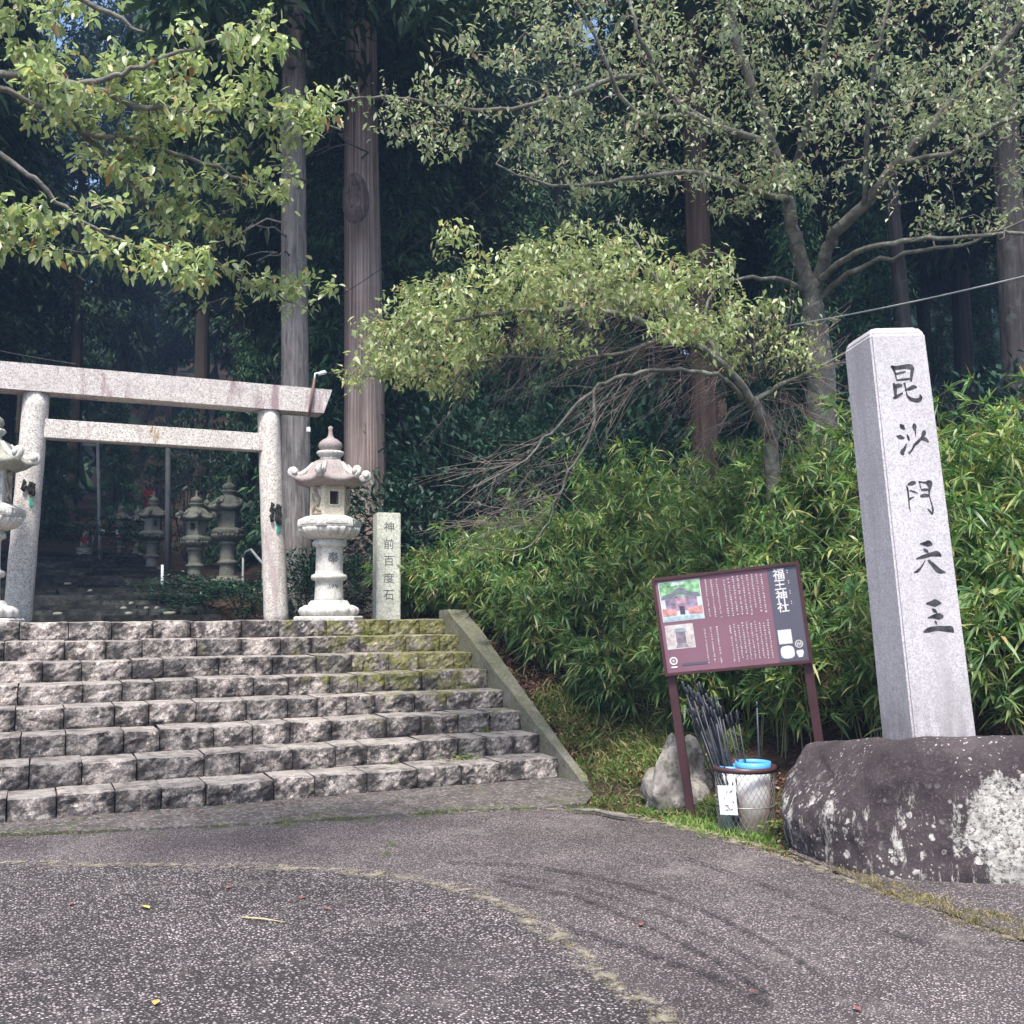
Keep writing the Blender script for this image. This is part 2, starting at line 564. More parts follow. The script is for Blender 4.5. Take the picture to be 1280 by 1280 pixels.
MAT['bamboo_leaf'] = leafmat('bamboo_leaf', [(0.0, (0.06, 0.14, 0.05)), (0.45, (0.12, 0.24, 0.085)), (0.78, (0.23, 0.34, 0.12)), (0.94, (0.40, 0.43, 0.16)), (0.97, (0.42, 0.33, 0.17)), (1.0, (0.36, 0.24, 0.13))], 0.40, 0.5, warm=(0.34, 0.38, 0.12))
MAT['bamboo_stem'] = simple('bamboo_stem', (0.20, 0.20, 0.09), 0.6, 0.3)
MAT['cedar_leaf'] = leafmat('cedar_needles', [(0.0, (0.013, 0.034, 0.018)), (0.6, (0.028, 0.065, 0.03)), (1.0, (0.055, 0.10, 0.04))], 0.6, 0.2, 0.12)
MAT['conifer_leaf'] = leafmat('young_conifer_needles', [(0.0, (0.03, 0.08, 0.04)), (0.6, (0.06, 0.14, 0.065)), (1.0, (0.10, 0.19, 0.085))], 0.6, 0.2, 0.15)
MAT['shrub_leaf'] = leafmat('shrub_leaf', [(0.0, (0.012, 0.036, 0.022)), (0.6, (0.022, 0.06, 0.034)), (1.0, (0.04, 0.085, 0.045))], 0.45, 0.35, 0.12)
MAT['lime_leaf'] = leafmat('lime_leaf', [(0.0, (0.10, 0.17, 0.04)), (0.6, (0.19, 0.28, 0.06)), (1.0, (0.28, 0.36, 0.10))], 0.45, 0.4)
MAT['grass'] = leafmat('grass_blade', [(0.0, (0.07, 0.12, 0.03)), (0.5, (0.13, 0.20, 0.05)), (0.8, (0.20, 0.24, 0.08)), (1.0, (0.32, 0.27, 0.13))], 0.5, 0.3)
MAT['lush_grass'] = leafmat('lush_grass', [(0.0, (0.09, 0.17, 0.035)), (0.5, (0.16, 0.28, 0.06)), (0.9, (0.24, 0.36, 0.09)), (1.0, (0.36, 0.33, 0.15))], 0.5, 0.3)
MAT['dry_grass'] = leafmat('dry_grass', [(0.0, (0.16, 0.15, 0.05)), (0.5, (0.28, 0.24, 0.10)), (1.0, (0.42, 0.34, 0.18))], 0.7, 0.2)
MAT['litter'] = leafmat('dead_leaf', [(0.0, (0.09, 0.04, 0.03)), (0.5, (0.21, 0.105, 0.07)), (0.85, (0.30, 0.18, 0.12)), (1.0, (0.44, 0.34, 0.23))], 0.8, 0.2, 0.1)


# ------------------------------------------------------------------ terrain
def ss(a, b, x):
    t = np.clip((x - a) / (b - a), 0, 1)
    return t * t * (3 - 2 * t)
def wav(X, Y):
    return (np.sin(X * 1.7 + Y * .6) * np.cos(Y * 1.3 - X * .4) * .5 + np.sin(X * 4.1 - Y * 3.3) * .2 + np.sin(X * .37 + 2) * np.cos(Y * .31) * 1.0)
SX0, SX1 = -1.55, 4.35          # stair width
SY, TR, RI = 8.37, 0.40, 0.18   # first riser, tread, riser
TOP = 8 * RI
SYT = SY + 7 * TR
def path_z(Y):
    return TOP + 0.125 * np.clip(Y - 14.6, 0, 16) + 0.16 * np.clip(Y - 30.6, 0, 40)
def ground(X, Y):
    X = np.asarray(X, float); Y = np.asarray(Y, float)
    w = wav(X, Y)
    rampY = np.clip((Y - 8.3) / 3.0, 0, 1)
    hill = 0.20 * np.clip(Y - 12.5, 0, 45) + 0.42 * np.clip(Y - 57, 0, 60)
    d = X - 4.0 - 0.95 * (1 - ss(4.3, 5.3, Y))
    bank = 0.07 * ss(0, .5, d) + 0.22 * ss(.6, 1.3, d) + 1.0 * ss(1.1, 3.2, d) + 0.16 * np.clip(d - 3.0, 0, 40)
    right = np.maximum(bank, TOP * rampY + .35 * bank * (1 - 0.3 * rampY)) + hill * (0.9) + .04 * w * ss(0.3, 2, d)
    # centre column with stairs, platform and path
    col = np.where(Y < SY - .1, -0.035, np.where(Y < SYT + .3, -0.05 + np.clip((Y - SY - .5) / TR * RI, 0, TOP - .12), TOP - 0.02))
    col = np.where(Y > 14.5, path_z(Y) - .12 + .02 * w, col)
    dl = SX0 - .3 - X
    left = np.maximum(-0.035, TOP * rampY) + hill * .8 * ss(0, 4, dl) + .125 * np.clip(Y - 14.6, 0, 16) * (1 - ss(0, 4, dl)) + 0.05 * w * ss(9, 12, Y)
    bl = ss(4.42, 4.60, X)
    # behind the platform the path narrows
    bl = np.where(Y > 13.2, ss(4.3, 6.6, X), bl)
    z = col * (1 - bl) + right * bl
    bL = ss(SX0 - .32, SX0 - .5, X)
    bL = np.where(X < SX0 - .3, ss(0.0, .2, dl), 0)
    z = z * (1 - bL) + left * bL
    # level road on the near side
    near = (X < 4.0 + 0.95 * (1 - ss(4.3, 5.3, Y))) & (Y < 8.2)
    z = np.where(near, -0.035, z)
    z = np.where((~near) & (X >= 4.0) & (Y < 8.2), np.maximum(z - .03 * (1 - ss(0, .3, d)), -0.03), z)
    return z
def gz(x, y):
    return float(ground(np.array([x]), np.array([y]))[0])

def axis_pts(a, b, fine0, fine1, step, grow=1.18):
    pts = list(np.arange(fine0, fine1, step))
    s = step; x = fine1
    while x < b:
        pts.append(x); s *= grow; x += s
    pts.append(b)
    s = step; x = fine0
    L = []
    while x > a:
        s *= grow; x -= s; L.append(max(x, a))
    return np.array(sorted(set(L + pts)))
gx = axis_pts(-220, 260, -3, 10, .13)
gy = axis_pts(-150, 320, 2, 16, .13)
XX, YY = np.meshgrid(gx, gy, indexing='ij')
ZZ = ground(XX, YY)
nx, ny = len(gx), len(gy)
V = np.stack([XX, YY, ZZ], -1).reshape(-1, 3)
I = np.arange(nx * ny).reshape(nx, ny)
Fq = np.stack([I[:-1, :-1], I[1:, :-1], I[1:, 1:], I[:-1, 1:]], -1).reshape(-1, 4)
me = bpy.data.meshes.new('ground')
me.from_pydata(V.tolist(), [], Fq.tolist())
me.polygons.foreach_set('use_smooth', [True] * len(me.polygons))
struct(link('ground', me, MAT['soil']))

def sheet(name, pts, z, mat, sub=0):
    bm = bmesh.new()
    vs_ = [bm.verts.new((p[0], p[1], z)) for p in pts]
    bm.faces.new(vs_)
    bmesh.ops.triangulate(bm, faces=bm.faces[:])
    bmesh.ops.recalc_face_normals(bm, faces=bm.faces[:])
    for f in bm.faces:
        if f.normal.z < 0: f.normal_flip()
    me_ = bpy.data.meshes.new(name)
    bm.to_mesh(me_); bm.free()
    return link(name, me_, mat)
def wobble(pts, amp, n=6, seed=0):
    out = []
    r = random.Random(seed)
    for a, b in zip(pts[:-1], pts[1:]):
        for k in range(n):
            t = k / n
            out.append((a[0] * (1 - t) + b[0] * t + r.uniform(-amp, amp), a[1] * (1 - t) + b[1] * t + r.uniform(-amp, amp)))
    out.append(tuple(pts[-1][:2]))
    return out

edge_px = [(0, 1046), (200, 1038), (420, 1026), (560, 1016), (700, 1011), (770, 1018), (830, 1030), (900, 1047), (960, 1064), (1060, 1098), (1160, 1133), (1280, 1176)]
edge = [G(*p) for p in edge_px]
e0 = [(-1.9, edge[0].y - .12)] + [(p.x, p.y) for p in edge] + [(3.95, 1.0), (3.95, -30)]
EDGE = wobble(e0, 0.018, 8, 3)
road = struct(sheet('road', [(-40, -30), (-40, 7.0), (-1.9, 7.0 - .4)] + EDGE, 0.0, MAT['road']))
# older, darker asphalt panel in the foreground
seam_px = [(-60, 1079), (120, 1082), (300, 1083), (420, 1089), (520, 1099), (600, 1119), (660, 1148), (710, 1182), (755, 1222), (800, 1256), (860, 1300)]
seam = [G(*p) for p in seam_px]
s0 = [(p.x, p.y) for p in seam]
s0.append((s0[-1][0] + .35, s0[-1][1] - 1.0)); s0.append((s0[-1][0] + .25, s0[-1][1] - 3.0))
SEAM = wobble(s0, 0.012, 6, 5)
patch = sheet('asphalt_patch', [(-12, -4), (-12, s0[0][1] + .1)] + SEAM, 0.004, MAT['patch'])
patch.parent = road

def ribbon_mat(name, cols, lo, hi, amax=1.0, scale=16):
    t = NT(name, 0.95, 0.1)
    co = t.coord('World')
    t.color(t.ramp(t.noise(co, 45, 5, .7), [(0.3, cols[0]), (0.7, cols[1])]))
    tp = t.n('ShaderNodeBsdfTransparent')
    mx = t.n('ShaderNodeMixShader')
    uv = t.sep(t.n('ShaderNodeUVMap').outputs[0])
    across = t.math('ABSOLUTE', t.math('SUBTRACT', uv[0], 0.5))
    fade = t.mapr(across, 0.12, 0.5, 1, 0)
    f = t.math('MULTIPLY', t.mapr(t.noise(co, scale, 6, .7), lo, hi, 0, amax), fade)
    t.l(f, mx.inputs[0]); t.l(tp.outputs[0], mx.inputs[1]); t.l(t.b.outputs[0], mx.inputs[2])
    t.l(mx.outputs[0], t.out.inputs[0])
    t.bump(t.noise(co, 90, 4), .6, .01)
    return t.m
MAT['grit'] = ribbon_mat('sandy_grit', ((0.22, 0.19, 0.14), (0.42, 0.38, 0.30)), 0.44, 0.62, 0.75, 9)
MAT['tyre'] = ribbon_mat('tyre_rubber_mark', ((0.022, 0.02, 0.022), (0.045, 0.04, 0.042)), 0.34, 0.66, 0.65)
def ribbon(name, pts, w, z, mat, parent):
    pts = [Vector((p[0], p[1], z)) for p in pts]
    ws = w if hasattr(w, '__len__') else [w] * len(pts)
    vs_, fs = [], []
    for i, p in enumerate(pts):
        t = (pts[min(i + 1, len(pts) - 1)] - pts[max(i - 1, 0)]).normalized()
        s = Vector((-t.y, t.x, 0)) * ws[i] * .5
        vs_ += [p - s, p + s]
    me_ = bpy.data.meshes.new(name)
    me_.from_pydata([tuple(v) for v in vs_], [], [(2 * i, 2 * i + 1, 2 * i + 3, 2 * i + 2) for i in range(len(pts) - 1)])
    uvl = me_.uv_layers.new(name='UVMap')
    for lp in me_.loops:
        uvl.data[lp.index].uv = (lp.vertex_index % 2, lp.vertex_index // 2)
    return link(name, me_, mat, parent)
sm = wobble(s0, 0.01, 6, 9)
ribbon('grit_seam', sm, [0.10 + 0.12 * abs(math.sin(i * .37)) for i in range(len(sm))], 0.008, MAT['grit'], road)
ribbon('grit_edge', wobble(e0[4:-1], 0.01, 6, 4), 0.22, 0.0085, MAT['grit'], road)
for k, (pl, w) in enumerate([
    ([(560, 1080), (660, 1083), (780, 1105), (880, 1140), (960, 1180), (1040, 1230)], .07),
    ([(620, 1102), (720, 1122), (800, 1155), (880, 1195), (960, 1245)], .06),
    ([(600, 1090), (720, 1110), (830, 1145), (900, 1180), (960, 1215)], .05),
    ([(700, 1160), (800, 1190), (880, 1220), (960, 1262)], .10),
    ([(860, 1075), (960, 1110), (1060, 1150), (1180, 1190)], .05)]):
    q = [G(*p) for p in pl]
    ribbon('tyre_mark', wobble([(p.x, p.y) for p in q], 0.006, 6, 20 + k), w, 0.012 + .001 * k, MAT['tyre'], road)

# concrete apron at the foot of the steps
ap = [(-1.9, SY + .05)] + [(SX1 + .05, SY + .05), (4.36, 7.95), (4.18, 7.45), (3.95, 7.15)] + [(p[0], p[1] + .03) for p in reversed(EDGE[8:41])] + [(-1.9, EDGE[0][1] + .03)]
m = MB()
n_ = len(ap)
m.add([(p[0], p[1], 0.014) for p in ap] + [(p[0], p[1], -0.03) for p in ap], [tuple(range(n_))[::-1]] + [(i, (i + 1) % n_, n_ + (i + 1) % n_, n_ + i) for i in range(n_)])
apron = struct(m.build('concrete_apron', MAT['concrete']))
bm = bmesh.new(); bm.from_mesh(apron.data); bmesh.ops.triangulate(bm, faces=bm.faces[:]); bmesh.ops.recalc_face_normals(bm, faces=bm.faces[:]); bm.to_mesh(apron.data); bm.free()
# strip of old concrete beside the boulder
strip = [G(*p) for p in [(985, 1066), (1075, 1104), (1180, 1142), (1330, 1196), (1480, 1250)]]
m = MB()
inner = [G(*p) for p in [(1000, 1045), (1090, 1050), (1190, 1050), (1330, 1050), (1480, 1060)]]
pts = [(p.x, p.y, 0.010) for p in strip] + [(p.x, p.y, 0.02) for p in reversed(inner)]
m.add(pts, [tuple(range(len(pts)))])
struct(m.build('gravel_verge', MAT['road']))


# ------------------------------------------------------------------ stone stairs
stairs = thing('stone_stairs', (0, 0, 0), 'eight wide steps of rough hewn mossy stone blocks leading up to the stone gate', 'stairs')
def rough_block(L, H, D, seed):
    """rough split front face, worn top; origin at front bottom centre; y is into the stair"""
    r = random.Random(seed)
    off = Vector((r.uniform(-50, 50), r.uniform(-50, 50), r.uniform(-50, 50)))
    nx_ = max(6, int(L / 0.032)); nz_ = 6
    xs = [-L / 2 + L * i / nx_ for i in range(nx_ + 1)]
    prof = [(0.0, H * j / nz_ * .95, 'f') for j in range(nz_ + 1)] + [(0.016, H * .995, 't'), (0.09, H, 't'), (D, H, 't')]
    rows = len(prof)
    tl = r.uniform(-.012, .012); tz = r.uniform(-.02, .02)
    vs_ = []
    for i, x in enumerate(xs):
        ex = min(i, nx_ - i)
        for (y, z, k) in prof:
            nn = mnoise.noise(Vector((x * 6, z * 9, 0)) + off)
            n2 = mnoise.noise(Vector((x * 19, z * 24, 3)) + off)
            n3 = mnoise.noise(Vector((x * 45, z * 50, 7)) + off)
            chip = -abs(mnoise.noise(Vector((x * 11, z * 14, 9)) + off))
            if k == 'f':
                bul = -0.008 * (1 - (2 * z / H - 1) ** 4) - 0.018 * nn - 0.014 * n2 - .007 * n3 - .024 * chip - .010 + tl * x / L + tz * (z / H - .5)
                if ex == 0: bul = bul * .6 + 0.006
                if z < .01: bul = max(bul, -.012)
                vs_.append((x + (0.004 if i == 0 else -0.004 if i == nx_ else 0.008 * n2), y + bul, z + (0.012 * nn + .008 * n3) * (1 if z > 0 else 0)))
            else:
                dz = 0.010 * nn + .006 * n2 + (-0.006 if ex == 0 else 0)
                vs_.append((x + (0.004 if i == 0 else -0.004 if i == nx_ else 0), y + (-0.022 * nn - .016 * n2 + .004 if y < .2 else 0), z + (dz if y < .2 else 0)))
    fs = []
    for i in range(nx_):
        for j in range(rows - 1):
            a = i * rows + j
            fs.append((a, a + rows, a + rows + 1, a + 1))
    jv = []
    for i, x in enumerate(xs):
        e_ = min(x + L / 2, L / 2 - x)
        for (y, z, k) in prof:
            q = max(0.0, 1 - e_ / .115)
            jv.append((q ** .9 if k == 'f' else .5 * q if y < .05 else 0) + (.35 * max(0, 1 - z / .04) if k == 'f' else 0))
    # side walls
    nb = len(vs_)
    for side, i in ((0, 0), (1, nx_)):
        base = len(vs_)
        for j in range(rows):
            x, y, z = vs_[i * rows + j]
            vs_.append((x, max(y, .28), z))
        for j in range(rows - 1):
            a = i * rows + j; b = base + j
            fs.append((a, a + 1, b + 1, b) if side == 0 else (a, b, b + 1, a + 1))
    mb = MB()
    mb.add(vs_, fs, False)
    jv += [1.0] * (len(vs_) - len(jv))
    return mb, jv
seed = 0
for k in range(8):
    x = SX0
    r = random.Random(100 + k)
    while x < SX1 - 0.02:
        L = r.choice([.28, .33, .37, .40, .44, .52])
        if x + L > SX1 - .22: L = SX1 - x
        seed += 1
        mb, jv = rough_block(L - .002, RI + .012, TR + .06, seed)
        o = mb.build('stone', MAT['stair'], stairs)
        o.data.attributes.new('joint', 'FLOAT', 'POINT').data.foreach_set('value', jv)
        o.location = (x + L / 2, SY + k * TR + r.uniform(-.016, .016), k * RI - .012 + r.uniform(-.008, .008))
        o.rotation_euler = (0, r.uniform(-.008, .008), r.uniform(-.02, .02))
        x += L
m = MB()
for k in range(8):
    m.box(((SX0 + SX1) / 2, SY + k * TR + .10 + (7 - k) * TR / 2 + .2, k * RI + RI / 2 - .02), (SX1 - SX0 - .01, (7 - k) * TR + .5 - .1, RI - .012))
m.build('mortar_core', MAT['stair_core'], stairs)
# sloping kerbs on both sides
def kerb(xa, xb):
    m_ = MB()
    h = 0.10
    prof = [(SY - .42, -0.05), (SY - .42, 0.03), (SY - .30, 0.10), (SYT - .05, TOP + h), (SYT + .22, TOP + h), (SYT + .22, TOP - .5), (SY + .3, -0.05)]
    # subdivide the long slope
    a, b = Vector((SY - .30, .10)), Vector((SYT - .05, TOP + h))
    sl = [a + (b - a) * (i / 14) for i in range(15)]
    prof = prof[:2] + [(p.x, p.y + .006 * math.sin(i * 2.3)) for i, p in enumerate(sl)] + prof[4:]
    n2 = len(prof)
    def xj(i, x): return x + .006 * math.sin(i * 1.7 + x)
    tp_ = lambda y: max(0.0, min(1.0, (y - SY) / 2.4))
    fa = lambda y: xa if xa > 0 else SX0 - (.07 + .13 * tp_(y))
    fb = lambda y: xb if xa < 0 else SX1 + (.07 + .15 * tp_(y))
    vs_ = [(xj(i, fa(p[0])), p[0], p[1]) for i, p in enumerate(prof)] + [(xj(i, fb(p[0])), p[0], p[1]) for i, p in enumerate(prof)]
    fs = [tuple(range(n2)), tuple(range(2 * n2 - 1, n2 - 1, -1))] + [(i, n2 + i, n2 + (i + 1) % n2, (i + 1) % n2) for i in range(n2)]
    m_.add(vs_, fs)
    bm = bmesh.new()
    me_ = m_.mesh('kerb'); bm.from_mesh(me_)
    bmesh.ops.recalc_face_normals(bm, faces=bm.faces[:])
    bm.to_mesh(me_); bm.free()
    return link('kerb', me_, MAT['curb'], stairs)
kerb(SX1 - .005, SX1 + .20)
kerb(SX0 - .20, SX0 + .005)

# platform paving and the long flight behind the gate
m = MB()
m.box(((SX0 + SX1) / 2, (SYT + .45 + 14.6) / 2, TOP - .045), (SX1 - SX0 + .3, 14.6 - SYT - .45, .08))
struct(m.build('platform', MAT['soil']))
upper = thing('upper_steps', (0.55, 14.6, TOP), 'long flight of dark worn steps climbing into the forest behind the gate', 'stairs')
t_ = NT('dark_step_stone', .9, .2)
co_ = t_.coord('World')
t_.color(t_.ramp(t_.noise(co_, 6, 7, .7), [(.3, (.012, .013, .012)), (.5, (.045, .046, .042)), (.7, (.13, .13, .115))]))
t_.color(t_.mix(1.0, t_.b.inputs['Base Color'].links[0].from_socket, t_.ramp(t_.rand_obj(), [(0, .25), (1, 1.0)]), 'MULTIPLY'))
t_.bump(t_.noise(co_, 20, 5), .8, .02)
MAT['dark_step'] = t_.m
r = random.Random(5)
for k in range(22):
    y = 14.6 + k * .62
    z = float(path_z(np.array([y + .62]))[0])
    x = -1.3
    while x < 2.35:
        L = r.uniform(.6, 1.3)
        L = min(L, 2.4 - x)
        if L < .15: break
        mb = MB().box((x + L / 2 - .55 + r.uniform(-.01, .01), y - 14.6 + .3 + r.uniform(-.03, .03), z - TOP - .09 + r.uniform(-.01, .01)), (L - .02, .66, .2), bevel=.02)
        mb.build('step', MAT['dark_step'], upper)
        x += L


# ------------------------------------------------------------------ torii gate
YT = 12.40
pb = [PY(21, 775, YT), PY(346, 775, YT)]
pt = [PY(46, 490, YT), PY(335.5, 516, YT)]
zl = 0.5 * (pt[0].z + pt[1].z)
torii = thing('torii_gate', ((pb[0].x + pb[1].x) / 2, YT, TOP - .03), 'pale granite torii gate with two leaning round posts at the top of the steps', 'gate')
TO = torii.location
pr = .146
def noisy_post(a, b, r0, r1):
    mb = MB(); pts = []; rr = []
    for i in range(15):
        t = i / 14
        pts.append(a.lerp(b, t)); rr.append(r0 * (1 - t) + r1 * t + .002 * math.sin(i * 2.1))
    mb.tube(pts, rr, 28)
    return mb
for i in (0, 1):
    a = Vector((pb[i].x, YT, TOP - .12)); b = Vector((pt[i].x, YT, zl + .03))
    noisy_post(a, b, pr, pr * .93).build('post', MAT['torii'], torii, TO)
# upper beam: five-sided section with raking ends
xr_t = PY(416, 486, YT - .16).x; xr_b = PY(405, 513, YT - .16).x
cx = TO.x
half_t, half_b = xr_t - cx, xr_b - cx
hb = 0.32
sec = [(-.15, 0), (.15, 0), (.165, hb * .93), (0, hb + .015), (-.165, hb * .93)]
mb = MB(); vs_ = []
NS = 26
for i in range(NS + 1):
    s = -1 + 2 * i / NS
    for (y, z) in sec:
        hx = half_b + (half_t - half_b) * min(1, z / hb)
        lift = .0 * s * s
        vs_.append((cx + s * hx, YT + y + .003 * math.sin(i * 3.1 + z * 9), zl + z + lift))
fs = [tuple(reversed(range(5))), tuple(NS * 5 + k for k in range(5))]
for i in range(NS):
    for k in range(5):
        fs.append((i * 5 + k, i * 5 + (k + 1) % 5, (i + 1) * 5 + (k + 1) % 5, (i + 1) * 5 + k))
mb.add(vs_, fs)
mb.build('lintel', MAT['lintel'], torii, TO)
# tie beam between the posts
zn1 = PY(190, 532, YT - .09).z; zn0 = PY(190, 555, YT - .09).z
x0 = pb[0].x + (pt[0].x - pb[0].x) * .75; x1 = pb[1].x + (pt[1].x - pb[1].x) * .75
MB().box(((x0 + x1) / 2, YT, (zn0 + zn1) / 2), (x1 - x0, .17, zn1 - zn0), bevel=.008).build('tie_beam', MAT['torii'], torii, TO)
t_ = NT('rust_stain', .9, .1)
co_ = t_.coord('Object')
t_.color(t_.ramp(t_.noise(co_, 18, 5), [(.3, (.30, .17, .06)), (.7, (.52, .36, .18))]))
tp = t_.n('ShaderNodeBsdfTransparent'); mx = t_.n('ShaderNodeMixShader')
t_.l(t_.mapr(t_.noise(t_.coord('Object', scale=(1, 1, .25)), 22, 5), .38, .62, 0, .85), mx.inputs[0]); t_.l(tp.outputs[0], mx.inputs[1]); t_.l(t_.b.outputs[0], mx.inputs[2]); t_.l(mx.outputs[0], t_.out.inputs[0])
rp = PY(193, 543, YT - .0885)
m = MB(); n_ = 18
m.add([(rp.x + .055 * math.cos(6.283 * k / n_) * (1 + .25 * math.sin(k * 2.7)), YT - .0875, rp.z + .10 * math.sin(6.283 * k / n_) * (1 + .2 * math.cos(k * 3.1))) for k in range(n_)], [tuple(range(n_))])
m.build('rust_stain', t_.m, torii, TO)

# straw rope ends with green tape tied on the posts
MAT['rope'] = simple('blackened_rope', (0.03, 0.032, 0.03), .95, .1)
MAT['green_tape'] = simple('green_tape', (0.03, 0.33, 0.22), .5, .3)
for side, (px, py) in ((1, (343, 640)), (0, (37, 628))):
    t = (775 - py) / (775 - 505.)
    ax = pb[side].lerp(pt[side], t)
    fr = Vector((ax.x, YT - pr * .97, ax.z))
    rp = thing('rope_tie', fr, 'black knotted rope with green tape on the %s' % ('gate post beside the reddish lantern' if side else 'gate post behind the mossy lantern'), 'rope')
    mb = MB()
    for j, dx in enumerate((-.045, .02, .05)):
        pts = [Vector((dx + .012 * math.sin(i * 1.9 + j), -.012 - .02 * abs(math.sin(i * 1.3 + j)), .14 - i * .032 - .02 * j)) for i in range(8 if side else 5)]
        mb.tube(pts, [.012 + .013 * abs(math.sin(i * 1.57 + j)) for i in range(len(pts))], 6)
    mb.tube([(-.06, -.01, .05), (0, -.03, .06), (.07, -.01, .055)], .014, 6)
    mb.build('rope', MAT['rope'], rp)
    MB().box((.035, -.012, -.12 if side else -.1), (.03, .008, .20 if side else .09)).build('tape', MAT['green_tape'], rp)

# lamp on a short pipe clamped to the lintel
MAT['rust_pipe'] = simple('rusty_pipe', (.17, .10, .085), .7, .3)
MAT['white_plastic'] = simple('white_plastic', (.72, .74, .74), .45, .4, .08)
MAT['cable'] = simple('grey_cable', (.30, .31, .32), .6, .3)
MAT['black_cable'] = simple('black_cable', (.03, .03, .032), .6, .3)
yl = YT - .19
la = PY(386, 520, yl)
lamp = thing('gate_lamp', la, 'small white lamp on a rusty pipe clamped to the end of the gate lintel', 'lamp')
def rel(pts): return [Vector(p) - la for p in pts]
MB().tube(rel([PY(386, 521, yl), PY(390, 495, yl), PY(393, 474, yl)]), .016, 8).build('pipe', MAT['rust_pipe'], lamp)
MB().tube(rel([PY(393, 476, yl), PY(394, 467, yl), PY(399, 466, yl)]), .012, 8).build('bracket', MAT['white_plastic'], lamp)
MB().tube(rel([PY(398, 468, yl), PY(401, 466.5, yl), PY(406, 465.5, yl - .05), PY(408, 466, yl - .05)]), [.012, .024, .026, .012], 10).build('lamp_head', MAT['white_plastic'], lamp)
MB().box(Vector(PY(385.5, 537, yl)) - la, (.045, .04, .06), bevel=.005).build('junction_box', MAT['white_plastic'], lamp)
MB().tube(rel([PY(385, 520, yl), PY(384.5, 534, yl)]), .005, 6).build('cord', MAT['black_cable'], lamp)


# ------------------------------------------------------------------ text helper
def text_mesh(s, size, bold=0.0):
    cu = bpy.data.curves.new('txt', 'FONT')
    cu.body = s
    cu.size = size
    cu.align_x = 'CENTER'; cu.align_y = 'CENTER'
    cu.resolution_u = 2
    cu.extrude = 0.0
    cu.offset = bold
    ob = bpy.data.objects.new('txt', cu)
    C.objects.link(ob)
    dg = bpy.context.evaluated_depsgraph_get()
    me_ = bpy.data.meshes.new_from_object(ob.evaluated_get(dg))
    bpy.data.objects.remove(ob)
    me_.materials.clear()
    # centre the glyph on its own box
    v = np.array([x.co[:] for x in me_.vertices])
    if len(v):
        c = (v.max(0) + v.min(0)) / 2
        for x in me_.vertices: x.co -= Vector(c)
    return me_


